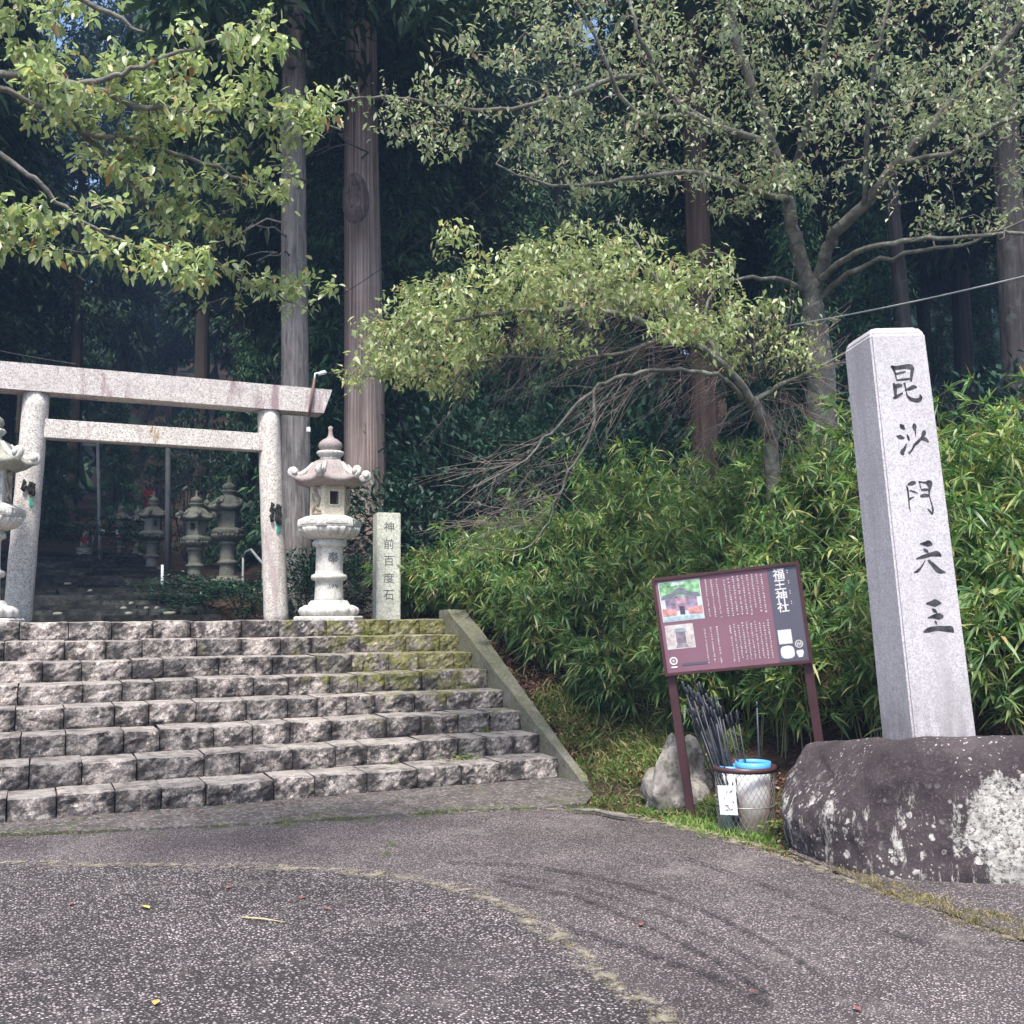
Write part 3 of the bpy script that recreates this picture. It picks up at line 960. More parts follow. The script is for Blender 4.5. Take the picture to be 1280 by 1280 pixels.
# ------------------------------------------------------------------ stone lanterns
def hexmod(rot=0.0, n=6):
    def f(w, r_, z):
        a = ((w - rot) % (2 * math.pi / n)) - math.pi / n
        return math.cos(math.pi / n) / math.cos(a)
    return f
def make_lantern(loc, label, rz, body, roofm, chamber, detail=True):
    L = thing('stone_lantern', loc, label, 'lantern', None, rz)
    # base slab and lotus base
    MB().lathe([(.40, 0), (.41, .02), (.41, .055), (.39, .07)], 48, mod=hexmod(), smooth=False).build('base_slab', body, L)
    def petal(k, amp):
        return lambda w, r_, z: 1 + amp * abs(math.cos(w * k / 2))
    MB().lathe([(.26, .06), (.30, .09), (.315, .13), (.30, .165), (.25, .195), (.215, .20), (.205, .225), (.185, .25)], 96, mod=petal(14, .12)).build('lotus_base', body, L)
    MB().lathe([(.175, .23), (.165, .28), (.16, .46), (.162, .475), (.20, .49), (.212, .515), (.20, .545), (.163, .56), (.157, .60), (.155, .84), (.16, .865), (.195, .88), (.20, .90), (.195, .93), (.18, .945), (.18, .97)], 40).build('shaft', body, L)
    MB().lathe([(.17, .955), (.25, .985), (.30, 1.03), (.315, 1.07), (.31, 1.09), (.25, 1.10)], 120, mod=petal(24, .13)).build('lotus_collar', body, L)
    MB().lathe([(.34, 1.085), (.375, 1.10), (.38, 1.12), (.375, 1.175), (.34, 1.195), (.27, 1.225)], 60, mod=hexmod(), smooth=False).build('platform', body, L)
    m_ = MB()
    for k in range(6):
        a = k * math.pi / 3 + math.pi / 6
        r_ = .375 * math.cos(math.pi / 6) + .004
        M_ = Matrix.Rotation(a, 3, 'Z')
        m_.box(M_ @ Vector((r_, 0, 1.14)), (.012, .26, .035), M_, bevel=.004)
    m_.build('platform_panel', body, L)
    # fire box: six walls, alternately a window and a carved panel
    ra = .235 * math.cos(math.pi / 6)
    side = .235
    for k in range(6):
        a = k * math.pi / 3 + math.pi / 6
        M_ = Matrix.Rotation(a, 3, 'Z')
        m_ = MB()
        z0, z1 = 1.215, 1.60
        h = z1 - z0
        if k % 2 == 0:
            ww, wh, wz = .105, .155, 1.43
            for (cy, cz, sy, sz) in ((-(side + ww) / 4, (z0 + z1) / 2, (side - ww) / 2, h), ((side + ww) / 4, (z0 + z1) / 2, (side - ww) / 2, h),
                                     (0, (z0 + wz - wh / 2) / 2, ww, wz - wh / 2 - z0), (0, (z1 + wz + wh / 2) / 2, ww, z1 - wz - wh / 2)):
                m_.box(M_ @ Vector((ra - .025, cy, cz)), (.05, sy, sz), M_)
            w = m_.build('window_wall', chamber, L)
            f = MB()
            for s in (-1, 1):
                f.box(M_ @ Vector((ra + .003, s * (ww / 2 + .009), wz)), (.014, .016, wh + .03), M_)
                f.box(M_ @ Vector((ra + .004, 0, wz + s * (wh / 2 + .009))), (.014, ww, .016), M_)
            f.build('window_frame', chamber, w)
        else:
            m_.box(M_ @ Vector((ra - .025, 0, (z0 + z1) / 2)), (.05, side, h), M_)
            w = m_.build('carved_wall', chamber, L)
            if detail:
                f = MB()
                q = random.Random(k)
                pt_ = lambda y, z, o=.012: M_ @ Vector((ra + o, y, z))
                f.tube([pt_(-.07, 1.27, .004), pt_(-.03, 1.33), pt_(.03, 1.36), pt_(.05, 1.42), pt_(.0, 1.47), pt_(-.03, 1.53), pt_(.02, 1.56), pt_(.06, 1.53, .004)], [.010, .020, .022, .018, .022, .017, .012, .006], 7)
                f.tube([pt_(.07, 1.27, .004), pt_(.02, 1.30), pt_(-.05, 1.41), pt_(-.07, 1.48, .004)], [.010, .016, .013, .007], 6)
                f.tube([pt_(-.08, 1.25, .003), pt_(.08, 1.25, .003)], .010, 6)
                f.build('relief', MAT['cream_dark'], w)
    # roof: hexagonal, sweeping up to rolled corners
    m_ = MB(); nA = 72
    prof = [(.10, 1.585), (.30, 1.565), (.415, 1.60), (.435, 1.625), (.425, 1.66), (.36, 1.675), (.29, 1.71), (.25, 1.78), (.21, 1.84), (.15, 1.88), (.10, 1.90)]
    vs_, fs = [], []
    for j, (r_, z) in enumerate(prof):
        for k in range(nA):
            w = 2 * math.pi * k / nA
            a = ((w) % (math.pi / 3)) - math.pi / 6
            hx = math.cos(math.pi / 6) / math.cos(a)
            cor = (abs(a) / (math.pi / 6)) ** 3           # 1 at corners
            blend = 1 if r_ > .28 else .5
            rr = r_ * (1 - blend + blend * hx) * (1.0 + (.0 if r_ < .35 else .03 * cor))
            lift = .055 * cor * max(0, (r_ - .25) / .18)
            rib = .02 * math.exp(-((math.pi / 6 - abs(a)) / .09) ** 2) if j > 5 else 0
            vs_.append(((rr + rib) * math.cos(w), (rr + rib) * math.sin(w), z + lift))
    for j in range(len(prof) - 1):
        for k in range(nA):
            k2 = (k + 1) % nA
            fs.append((j * nA + k, j * nA + k2, (j + 1) * nA + k2, (j + 1) * nA + k))
    fs.append(tuple((len(prof) - 1) * nA + k for k in range(nA)))
    m_.add(vs_, fs, True)
    roof = m_.build('roof', roofm, L)
    for k in range(6):
        a = k * math.pi / 3
        M_ = Matrix.Rotation(a, 3, 'Z')
        pts = []
        for i in range(16):
            th = -0.9 + i * .42
            q = .062 * (1 - i / 22)
            pts.append(M_ @ Vector((.425 + q * math.sin(th), 0, 1.735 - q * math.cos(th))))
        f = MB().tube(pts, [.036 * (1 - i / 40) for i in range(16)], 9)
        for s in (-1, 1):
            f.tube([M_ @ Vector((.425, s * .03, 1.73)), M_ @ Vector((.425, s * .048, 1.73))], [.038, .028], 10)
        f.tube([M_ @ Vector((.20, 0, 1.845)), M_ @ Vector((.27, 0, 1.765)), M_ @ Vector((.34, 0, 1.71)), M_ @ Vector((.415, 0, 1.70))], [.022, .028, .032, .036], 8)
        f.build('rolled_corner', body, roof)
    MB().lathe([(.105, 1.88), (.115, 1.91), (.105, 1.925), (.13, 1.945), (.15, 1.975), (.14, 1.995), (.09, 2.0)], 60, mod=petal(16, .09)).build('finial_collar', body, L)
    MB().lathe([(.085, 1.99), (.125, 2.02), (.142, 2.06), (.13, 2.10), (.09, 2.135), (.045, 2.16), (.028, 2.19), (.024, 2.25), (.03, 2.285), (.012, 2.30)], 28).build('finial', roofm, L)
    return L
def lantern_text(L, chars, zs, ang, size, mat):
    for ch, z in zip(chars, zs):
        me_ = text_mesh(ch, size)
        r_ = .1605
        for v in me_.vertices:
            x, y = v.co.x, v.co.y
            w = ang + x / r_
            v.co = Vector(((r_ + .0015) * math.cos(w), (r_ + .0015) * math.sin(w), z + y))
        link('inscription', me_, mat, L)
pL = PY(411, 772, 11.72)
# window face points a little to the right of the viewer
vdir = math.atan2(-pL.y, -pL.x)
lanR = make_lantern((pL.x, 11.72, TOP - .03), 'tall carved stone lantern with reddish roof standing between the gate and the hundred-prayer stone', vdir + R(14) - math.pi / 6, MAT['lantern'], MAT['lantern_red'], MAT['lantern_cream'])
lantern_text(lanR, '奉燈', (.74, .37), math.pi / 6 + R(2), .14, MAT['grey_ink'])
pL2 = PY(-24, 772, 11.62)
lanL = make_lantern((pL2.x, 11.62, TOP - .03), 'tall stone lantern with mossy roof standing in front of the gate post', R(-90) + R(10) - math.pi / 6, MAT['lantern'], MAT['lantern_green'], MAT['lantern'])
# lanterns along the path behind the gate
old = {}
for i, (px, pyb, zc, sc, lab) in enumerate([
        (284, 735, 20.4, .98, 'shaded stone lantern with rolled roof corners, tallest behind the gate'),
        (243, 736, 20.2, .84, 'shaded stone lantern with a square window beside the tallest one behind the gate'),
        (190, 712, 22.5, .80, 'shaded stone lantern behind overhanging leaves at the dark steps'),
        (150, 700, 26.5, .66, 'small shaded stone lantern beside the red lanterns up the dark steps'),
        (171, 698, 27.5, .62, 'far shaded stone lantern half hidden by leaves up the dark steps')]):
    p = P(px, pyb, zc)
    p.z = gz(p.x, p.y) - .03
    if i == 0:
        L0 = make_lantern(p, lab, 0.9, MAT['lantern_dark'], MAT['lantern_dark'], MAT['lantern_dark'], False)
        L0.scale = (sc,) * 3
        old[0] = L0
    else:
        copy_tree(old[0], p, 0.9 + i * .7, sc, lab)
    old.setdefault('pts', []).append((p.x, p.y, p.z))

# small upright stone beside the lantern
ps = PY(483, 772, 12.25)
hs = PY(483, 637, 12.25).z - TOP
sst = thing('inscribed_stone', (ps.x, 12.25, TOP - .05), 'squared upright stone with carved characters beside the lantern and bamboo grass', 'stone', None, R(-6))
mb = MB().box((0, 0, hs / 2 - .1), (.30, .26, hs + .2), bevel=.012)
mb.build('pillar', MAT['small_stele'], sst)
for i, ch in enumerate('神前百度石'):
    me_ = text_mesh(ch, .14)
    me_.transform(Matrix.Translation((0.0, -.1318, hs - .18 - .21 * i)) @ Matrix.Rotation(R(90), 4, 'X'))
    link('inscription', me_, MAT['grey_ink'], sst)


# ------------------------------------------------------------------ boulder and tall stele
def boulder(name, c, size, rot, mat, label, cat, seed=1, sub=5, amp=.12, flat=None, cuts=()):
    bm = bmesh.new()
    bmesh.ops.create_icosphere(bm, subdivisions=sub, radius=1)
    off = Vector((seed * 7.3, seed * 3.1, seed * 1.7))
    for v in bm.verts:
        d = v.co.normalized()
        # superellipsoid for a blocky rounded rock
        e = flat or 2.6
        k = (abs(d.x) ** e + abs(d.y) ** e + abs(d.z) ** e) ** (-1 / e)
        n1 = mnoise.noise(d * 1.3 + off); n2 = mnoise.noise(d * 3.7 + off); n3 = mnoise.noise(d * 11 + off)
        q = k * (1 + amp * n1 + amp * .35 * n2 + amp * .10 * n3)
        v.co = Vector((d.x * q * size[0], d.y * q * size[1], d.z * q * size[2]))
        for (pn, pd, soft) in cuts:
            e_ = v.co.dot(pn) - pd
            if e_ > -soft:
                v.co -= pn * ((e_ + soft) ** 2 / (4 * soft) if e_ < soft else e_)
        v.co += d * (.016 * mnoise.noise(v.co * 7 + off) + .009 * mnoise.noise(v.co * 19 + off) - .012 * max(0, .12 - abs(mnoise.noise(v.co * 2.4 + off))) / .12)
    for f in bm.faces: f.smooth = True
    me_ = bpy.data.meshes.new(name)
    bm.to_mesh(me_); bm.free()
    o = link(name, me_, mat, None, c)
    o.rotation_euler = (0, 0, rot)
    tag(o, label, cat)
    return o
def boulder_mat():
    t = NT('dark_lichen_rock', 0.85, 0.25)
    co = t.coord('Object')
    n1 = t.noise(co, 3, 8, .65)
    c = t.ramp(n1, [(.3, (.030, .024, .026)), (.55, (.062, .049, .052)), (.75, (.115, .092, .095))])
    fine = t.noise(co, 60, 5, .75)
    c = t.mix(t.mapr(fine, .52, .72, 0, .5), c, (.22, .19, .195))
    xyz = t.sep(co)
    lc = t.ramp(t.noise(co, 26, 5), [(.3, (.26, .25, .23)), (.6, (.55, .53, .49))])
    # round lichen dots
    wob = t.n('ShaderNodeVectorMath', operation='MULTIPLY_ADD')
    nz = t.n('ShaderNodeTexNoise'); nz.inputs['Scale'].default_value = 30
    t.l(co, nz.inputs['Vector']); t.l(nz.outputs['Color'], wob.inputs[0]); wob.inputs[1].default_value = (.03,) * 3; t.l(co, wob.inputs[2])
    v = t.voro(wob.outputs[0], 20)
    cs = t.sep(v.outputs['Color'])
    size = t.math('MULTIPLY', cs[0], .62)
    dots = t.math('LESS_THAN', v.outputs['Distance'], t.math('SUBTRACT', size, .14))
    area = t.mapr(t.noise(co, 2.6, 4, .55), .40, .52)
    zone = t.mapr(xyz[2], .26, .05, 0, 1)
    d1 = t.math('MULTIPLY', t.math('MULTIPLY', dots, area), zone)
    v2 = t.voro(wob.outputs[0], 42)
    cs2 = t.sep(v2.outputs['Color'])
    d2 = t.math('LESS_THAN', v2.outputs['Distance'], t.math('SUBTRACT', t.math('MULTIPLY', cs2[1], .55), .18))
    d2 = t.math('MULTIPLY', d2, t.mapr(t.noise(co, 3.0, 4, .5), .45, .6))
    # vertical run-off streaks of lichen
    co2 = t.coord('Object', scale=(6.5, 6.5, 1.3))
    st = t.mapr(t.noise(co2, 1.5, 8, .75), .555, .60)
    st = t.math('MULTIPLY', st, t.mapr(xyz[2], .28, .02, 0, 1))
    # one broad pale crust
    vm = t.n('ShaderNodeVectorMath', operation='SUBTRACT'); t.l(co, vm.inputs[0]); vm.inputs[1].default_value = (-.34, -.68, -.02)
    sc_ = t.n('ShaderNodeVectorMath', operation='MULTIPLY'); t.l(vm.outputs[0], sc_.inputs[0]); sc_.inputs[1].default_value = (3.8, 1.2, 3.0)
    ln = t.n('ShaderNodeVectorMath', operation='LENGTH'); t.l(sc_.outputs[0], ln.inputs[0])
    cr = t.math('ADD', ln.outputs['Value'], t.math('MULTIPLY', t.math('SUBTRACT', t.noise(co, 7, 8, .75), .5), 2.6))
    crust = t.mapr(cr, .95, .80)
    msk = t.math('MAXIMUM', t.math('MAXIMUM', d1, d2), t.math('MAXIMUM', st, crust))
    msk = t.math('MULTIPLY', msk, t.mapr(t.noise(co, 45, 4, .7), .34, .52, .1, 1))
    c = t.mix(msk, c, lc)
    t.color(c)
    t.bump(t.math('ADD', t.math('ADD', fine, n1), t.math('MULTIPLY', msk, .5)), .7, .015)
    return t.m
MAT['boulder'] = boulder_mat()
axr = math.atan2(rt0.y, rt0.x)
BC = [(Vector(n).normalized(), d, .10) for n, d in [((0, .14, 1), .385), ((-.74, -.15, .66), .93), ((-.9, -.45, -.1), 1.2), ((.1, -1, .10), .74), ((-.35, -.9, .12), .84), ((.5, -.85, .1), .95)]]
pbd = P(1262, 1010, 6.2)
bld = boulder('boulder', (pbd.x, pbd.y, .30), (1.32, .78, .62), axr, MAT['boulder'], 'big dark rounded boulder with white lichen crust carrying the tall inscribed pillar', 'boulder', seed=3, sub=6, amp=.045, flat=2.8, cuts=BC)

base = P(1160, 920, 6.05)
az = math.atan2(base.x, base.y)
toC = Vector((-math.sin(az), -math.cos(az), 0)); rv = Vector((math.cos(az), -math.sin(az), 0))
th = R(29)
nF = toC * math.cos(th) + rv * math.sin(th)
lean = R(3.4)
zax = (Vector((0, 0, 1)) * math.cos(lean) - rv * math.sin(lean)).normalized()
yax = -(nF - zax * nF.dot(zax)).normalized()          # local -Y is the inscribed face
xax = yax.cross(zax)
Mst = Matrix((xax, yax, zax)).transposed().to_4x4()
Mst.translation = base
stele = thing('stone_pillar', None, 'tall square pale granite pillar with five black brush characters on the boulder', 'pillar', mat=Mst)
HST = 2.44; wb, wt = .385, .352
mb = MB()
bm = bmesh.new()
lv = [(-.16, wb * 1.005), (HST - .045, wt), (HST, wt - .05)]
rings = []
for z, w in lv:
    h = w / 2
    rings.append([bm.verts.new((sx * h, sy * h, z)) for sx, sy in ((-1, -1), (1, -1), (1, 1), (-1, 1))])
for a, b in zip(rings[:-1], rings[1:]):
    for k in range(4):
        bm.faces.new((a[k], a[(k + 1) % 4], b[(k + 1) % 4], b[k]))
tip = bm.verts.new((0, 0, HST + .03))
for k in range(4): bm.faces.new((rings[-1][k], rings[-1][(k + 1) % 4], tip))
bm.faces.new(rings[0][::-1])
bmesh.ops.bevel(bm, geom=[e for e in bm.edges], offset=.012, segments=2, affect='EDGES')
me_ = bpy.data.meshes.new('shaft'); bm.to_mesh(me_); bm.free()
link('shaft', me_, MAT['stele'], stele)
iM = Mst.inverted()
slope = (wb * 1.005 - wt) / 2 / (HST - .045 + .16)
def on_face(px, py):
    o = iM @ CAM
    d = iM.to_3x3() @ ray(px, py)
    # face plane: y = -(wb/2) + slope*(z+.16)
    y0 = -wb * 1.005 / 2 + slope * .16
    t = (y0 + slope * o.z - o.y) / (d.y - slope * d.z)
    return o + d * t
GLY = {
 (1090, 440, 9.846): [
  [(232, 172, 26), (262, 205, 34), (285, 270, 20), (300, 345, 14)],
  [(235, 175, 30), (290, 195, 46), (400, 180, 52), (470, 182, 62), (508, 215, 36)],
  [(496, 200, 46), (487, 270, 38), (478, 362, 26)],
  [(285, 272, 22), (350, 256, 26), (412, 240, 12)],
  [(298, 348, 14), (380, 338, 28), (470, 330, 20)],
  [(262, 382, 28), (282, 445, 46), (288, 560, 24)],
  [(290, 425, 46), (330, 412, 52), (372, 415, 22)],
  [(258, 572, 20), (305, 548, 40), (378, 503, 18)],
  [(552, 432, 14), (508, 430, 48), (455, 455, 36), (402, 468, 12)],
  [(395, 378, 30), (418, 470, 14), (432, 535, 22), (480, 580, 42), (560, 595, 52), (598, 565, 44), (588, 525, 18)],
  [(342, 890, 16), (370, 920, 54), (402, 952, 14)],
  [(298, 1035, 10), (345, 1046, 52), (398, 1062, 14)],
  [(420, 1130, 14), (398, 1190, 36), (370, 1232, 54), (388, 1262, 26)],
  [(520, 880, 26), (520, 922, 54), (531, 975, 18), (536, 1040, 8)],
  [(428, 1012, 12), (447, 1058, 30), (456, 1096, 8)],
  [(632, 965, 30), (636, 1000, 56), (608, 1055, 30), (560, 1108, 38), (520, 1145, 30), (490, 1205, 20), (450, 1248, 26)],
  [(598, 1075, 20), (650, 1070, 46), (694, 1110, 16)]],
 (1110, 560, 11.636): [
  [(262, 548, 16), (284, 600, 28), (300, 750, 22), (308, 850, 16), (322, 930, 6)],
  [(280, 532, 14), (345, 512, 62), (402, 500, 34)],
  [(308, 618, 8), (360, 630, 26), (432, 656, 6)],
  [(300, 748, 30), (332, 730, 28), (380, 708, 6)],
  [(440, 488, 18), (540, 502, 30), (596, 512, 92), (606, 575, 46), (596, 640, 26), (605, 720, 14), (635, 820, 20), (650, 905, 28), (640, 968, 22)],
  [(644, 960, 26), (605, 915, 28), (572, 882, 10)],
  [(455, 495, 12), (480, 600, 14)],
  [(478, 612, 16), (530, 605, 40), (594, 606, 26)],
  [(466, 702, 24), (520, 690, 52), (594, 692, 36)]],
 (1120, 660, 9.14): [
  [(272, 180, 10), (330, 180, 48), (368, 176, 72), (414, 186, 16)],
  [(312, 240, 20), (342, 258, 34), (370, 282, 10)],
  [(226, 353, 12), (300, 330, 38), (400, 300, 46), (468, 294, 64), (516, 322, 14)],
  [(334, 366, 6), (290, 440, 18), (245, 490, 30), (202, 508, 10)],
  [(366, 365, 24), (430, 430, 46), (492, 490, 54), (566, 506, 8)],
  [(342, 861, 12), (410, 860, 62), (450, 855, 84), (516, 858, 12)],
  [(412, 922, 16), (440, 945, 38), (470, 968, 8)],
  [(362, 1026, 10), (430, 1010, 46), (492, 1008, 72), (540, 1010, 24)],
  [(440, 1058, 8), (455, 1080, 24), (466, 1104, 6)],
  [(312, 1190, 12), (370, 1165, 56), (460, 1146, 52), (560, 1150, 62), (620, 1156, 72), (658, 1192, 12)]]}
for (ox, oy, sc_), strokes in GLY.items():
    for st in strokes:
        # smooth resample, then offset both sides
        pts = [Vector(p) for p in st]
        res = []
        for i in range(len(pts) - 1):
            p0 = pts[max(i - 1, 0)]; p1 = pts[i]; p2 = pts[i + 1]; p3 = pts[min(i + 2, len(pts) - 1)]
            for q in range(5):
                t = q / 5
                res.append(.5 * ((2 * p1) + (-p0 + p2) * t + (2 * p0 - 5 * p1 + 4 * p2 - p3) * t * t + (-p0 + 3 * p1 - 3 * p2 + p3) * t ** 3))
        res.append(pts[-1])
        Lf, Rt = [], []
        for i, p in enumerate(res):
            a = res[max(i - 1, 0)]; b = res[min(i + 1, len(res) - 1)]
            t = Vector((b.x - a.x, b.y - a.y))
            if t.length < 1e-6: t = Vector((1, 0))
            t.normalize()
            w = max(p.z, 3) * .5
            Lf.append((p.x - t.y * w, p.y + t.x * w)); Rt.append((p.x + t.y * w, p.y - t.x * w))
        vs_ = []
        for (x, y) in Lf + Rt:
            q = on_face(ox + x / sc_, oy + y / sc_)
            vs_.append((q.x, q.y - .0022, q.z))
        n_ = len(Lf)
        mb = MB().add(vs_, [(i, i + 1, n_ + i + 1, n_ + i) for i in range(n_ - 1)])
        mb.build('brush_stroke', MAT['black_ink'], stele)


# ------------------------------------------------------------------ information board
MAT['brown_steel'] = simple('brown_painted_steel', (.075, .035, .04), .4, .4, .15, 4)
MAT['board'] = simple('plum_panel', (.25, .13, .17), .35, .45, .10, 3)
MAT['slate_print'] = simple('slate_print', (.115, .115, .15), .35, .45, .06, 3)
MAT['white_print'] = simple('white_print', (.74, .72, .72), .5, .3, .05)
pl_ = P(825, 784, 7.55); pr_ = P(1005.5, 765, 7.25)
u_ = (pr_ - pl_)
Wb = u_.length; u_.normalize()
dv = P(820, 725, 7.55) - P(830, 842, 7.55)
v_ = (dv - u_ * dv.dot(u_)); Hb = .5 * (dv.length + (P(1000, 703, 7.25) - P(1011, 827, 7.25)).length)
v_.normalize()
n_ax = u_.cross(v_)                          # points towards the viewer
Mb = Matrix((u_, -n_ax, v_)).transposed().to_4x4()     # local x right, -y toward the viewer, z up
Mb.translation = (pl_ + pr_) / 2
sign = thing('information_board', None, 'plum brown shrine information board with photographs and white text on two posts', 'sign', mat=Mb)
MB().box((0, 0, 0), (Wb, .022, Hb), bevel=.003).build('panel', MAT['board'], sign)
fr = MB()
for s in (-1, 1):
    fr.box((s * (Wb / 2 - .0), -.003, 0), (.022, .044, Hb + .03), bevel=.003)
    fr.box((0, -.003, s * (Hb / 2 + .001)), (Wb + .0, .043, .022), bevel=.003)
fr.build('frame', MAT['brown_steel'], sign)
for s in (-1, 1):
    x = s * (Wb / 2 - .028)
    low = Mb @ Vector((x, .03, -Hb / 2))
    ln_ = (low.z - gz(low.x, low.y) + .25)
    MB().box((x, .032, -ln_ / 2 - .02), (.062, .04, ln_ + Hb), bevel=.004).build('post', MAT['brown_steel'], sign)
def bp(a, b, y=-.0125):
    """board point: a from left 0..1, b from top 0..1"""
    return (-Wb / 2 + a * Wb, y, Hb / 2 - b * Hb)
def bquad(name, a0, b0, a1, b1, mat, y=-.0125, parent=None):
    return MB().add([bp(a0, b1, y), bp(a1, b1, y), bp(a1, b0, y), bp(a0, b0, y)], [(0, 1, 2, 3)]).build(name, mat, parent or sign)
def flatm(name, col, var=.2, scale=30):
    return simple(name, col, .4, .4, var, scale)
bquad('title_band', .79, .02, .985, .98, MAT['slate_print'])
# title, set vertically
for i, ch in enumerate('福王神社'):
    me_ = text_mesh(ch, Hb * .12, .0016)
    x, y, z = bp(.865, .085 + .112 * i, -.0142)
    me_.transform(Matrix.Translation((x, y, z)) @ Matrix.Rotation(R(90), 4, 'X'))
    link('title_character', me_, MAT['white_print'], sign)
    # tiny reading marks beside each character
    q = MB()
    for j in range(2):
        xx, yy, zz = bp(.925, .06 + .105 * i + .022 * j, -.0142)
        q.box((xx, yy, zz), (.006, .0004, .007))
    q.build('reading_mark', MAT['white_print'], sign)
# text columns: marks the size of the printed characters
def columns(a0, a1, n, b0, b1, seed):
    rr = random.Random(seed)
    q = MB()
    for i in range(n):
        a = a0 + (a1 - a0) * (i + .5) / n
        bb = b0 + (rr.random() * .03 if rr.random() < .4 else 0)
        be = b1 - (rr.random() * .10 if rr.random() < .35 else 0)
        while bb < be:
            cx_, cy_, cz_ = bp(a, bb, -.0142)
            s = .0128
            k = rr.random()
            for _ in range(rr.randint(2, 4)):
                if rr.random() < .5:
                    q.box((cx_ + rr.uniform(-.1, .1) * s, cy_, cz_ + rr.uniform(-.4, .4) * s), (s * rr.uniform(.6, .95), .0004, s * .26))
                else:
                    q.box((cx_ + rr.uniform(-.35, .35) * s, cy_, cz_ + rr.uniform(-.1, .1) * s), (s * .26, .0004, s * rr.uniform(.6, .9)))
            bb += .0235
            if rr.random() < .05: bb += .012
    return stuff(q.build('text_column', MAT['white_print'], sign))
columns(.475, .765, 9, .06, .46, 1)
columns(.345, .46, 3, .06, .46, 2)
columns(.475, .765, 10, .545, .93, 3)
columns(.29, .42, 3, .56, .93, 4)
# main photograph: shrine hall under trees
def poly(name, pts, mat, y, parent):
    return MB().add([bp(a, b, y) for a, b in pts], [tuple(range(len(pts)))]).build(name, mat, parent)
ph = bquad('photograph', .03, .035, .325, .455, flatm('print_white', (.62, .68, .70), .1))
PX = lambda a, b: (.03 + .295 * a, .035 + .42 * b)
def pp(name, pts, col, y, var=.3):
    return poly(name, [PX(*p) for p in pts], flatm('print_' + name, col, var), y, ph)
pp('trees', [(.02, .42), (.98, .42), (.98, .02), (.02, .02)], (.26, .48, .27), -.0130, .6)
pp('sky_gap', [(.3, .12), (.62, .10), (.6, .03), (.34, .03)], (.55, .68, .62), -.0134)
pp('hall', [(.12, .74), (.88, .74), (.88, .40), (.12, .40)], (.30, .24, .33), -.0134, .5)
pp('roof', [(.02, .44), (.25, .42), (.38, .36), (.5, .33), (.62, .36), (.75, .42), (.98, .44), (.92, .33), (.70, .29), (.60, .20), (.5, .17), (.40, .20), (.30, .29), (.08, .33)], (.19, .20, .24), -.0138, .25)
pp('gable', [(.35, .56), (.65, .56), (.62, .44), (.5, .38), (.38, .44)], (.52, .33, .42), -.0140, .4)
pp('doorway', [(.44, .84), (.56, .84), (.56, .64), (.44, .64)], (.10, .08, .12), -.0142)
pp('red_fence_left', [(.02, .86), (.36, .84), (.36, .70), (.02, .66)], (.60, .30, .28), -.0140, .4)
pp('red_fence_right', [(.64, .84), (.98, .86), (.98, .66), (.64, .70)], (.60, .30, .28), -.0140, .4)
pp('stone_step', [(.02, .98), (.98, .98), (.98, .88), (.02, .88)], (.42, .54, .58), -.0138, .3)
pp('post_left', [(.36, .74), (.40, .74), (.40, .46), (.36, .46)], (.45, .28, .30), -.0144)
pp('post_right', [(.60, .74), (.64, .74), (.64, .46), (.60, .46)], (.45, .28, .30), -.0144)
ph2 = bquad('small_photograph', .035, .49, .235, .745, flatm('print_pale', (.60, .57, .56), .2))
PX2 = lambda a, b: (.035 + .20 * a, .49 + .255 * b)
for nm, pts, col in [('shrine_front', [(.36, .78), (.70, .78), (.70, .30), (.36, .30)], (.25, .20, .24)), ('eave', [(.28, .32), (.78, .32), (.70, .16), (.36, .16)], (.34, .42, .44)),
                     ('steps', [(.30, .95), (.76, .95), (.70, .80), (.36, .80)], (.32, .27, .30)), ('opening', [(.44, .66), (.60, .66), (.60, .48), (.44, .48)], (.45, .30, .28)),
                     ('wall_left', [(.05, .8), (.30, .8), (.30, .2), (.05, .2)], (.62, .52, .52)), ('wall_right', [(.76, .8), (.96, .8), (.96, .2), (.76, .2)], (.62, .54, .5))]:
    poly(nm, [PX2(*p) for p in pts], flatm('print2_' + nm, col, .35), -.0132 - .0003 * len(nm) / 6, ph2)
q = MB(); cx_, cy_, cz_ = bp(.065, .865, -.0142)
def disc(mb, cx_, cy_, cz_, r0, r1, n=20):
    o = [(cx_ + r0 * math.cos(6.2832 * k / n), cy_, cz_ + r0 * math.sin(6.2832 * k / n)) for k in range(n)]
    i = [(cx_ + r1 * math.cos(6.2832 * k / n), cy_, cz_ + r1 * math.sin(6.2832 * k / n)) for k in range(n)]
    mb.add(o + i, [(k, (k + 1) % n, n + (k + 1) % n, n + k) for k in range(n)])
disc(q, cx_, cy_, cz_, .030, .019)
q.box((cx_, cy_, cz_ + .004), (.022, .0006, .005)); q.box((cx_, cy_, cz_ - .005), (.018, .0006, .005)); q.box((cx_, cy_, cz_), (.005, .0006, .022))
q.box((cx_, cy_, cz_ - .046), (.045, .0006, .012))
q.build('round_emblem', MAT['white_print'], sign)
bquad('caption_bar', .12, .90, .30, .925, MAT['slate_print'], -.0130)
bquad('blank_square', .805, .655, .895, .80, MAT['white_print'], -.0140)
q = MB(); cx_, cy_, cz_ = bp(.853, .885, -.0142)
q.add([(cx_ + .048 * math.copysign(abs(math.cos(a)) ** .7, math.cos(a)), cy_, cz_ + .046 * math.copysign(abs(math.sin(a)) ** .7, math.sin(a))) for a in [6.2832 * k / 24 for k in range(24)]], [tuple(range(24))])
q.build('white_badge', MAT['white_print'], sign)
q = MB(); cx_, cy_, cz_ = bp(.935, .84, -.0142)
disc(q, cx_, cy_, cz_ + .02, .028, .022)
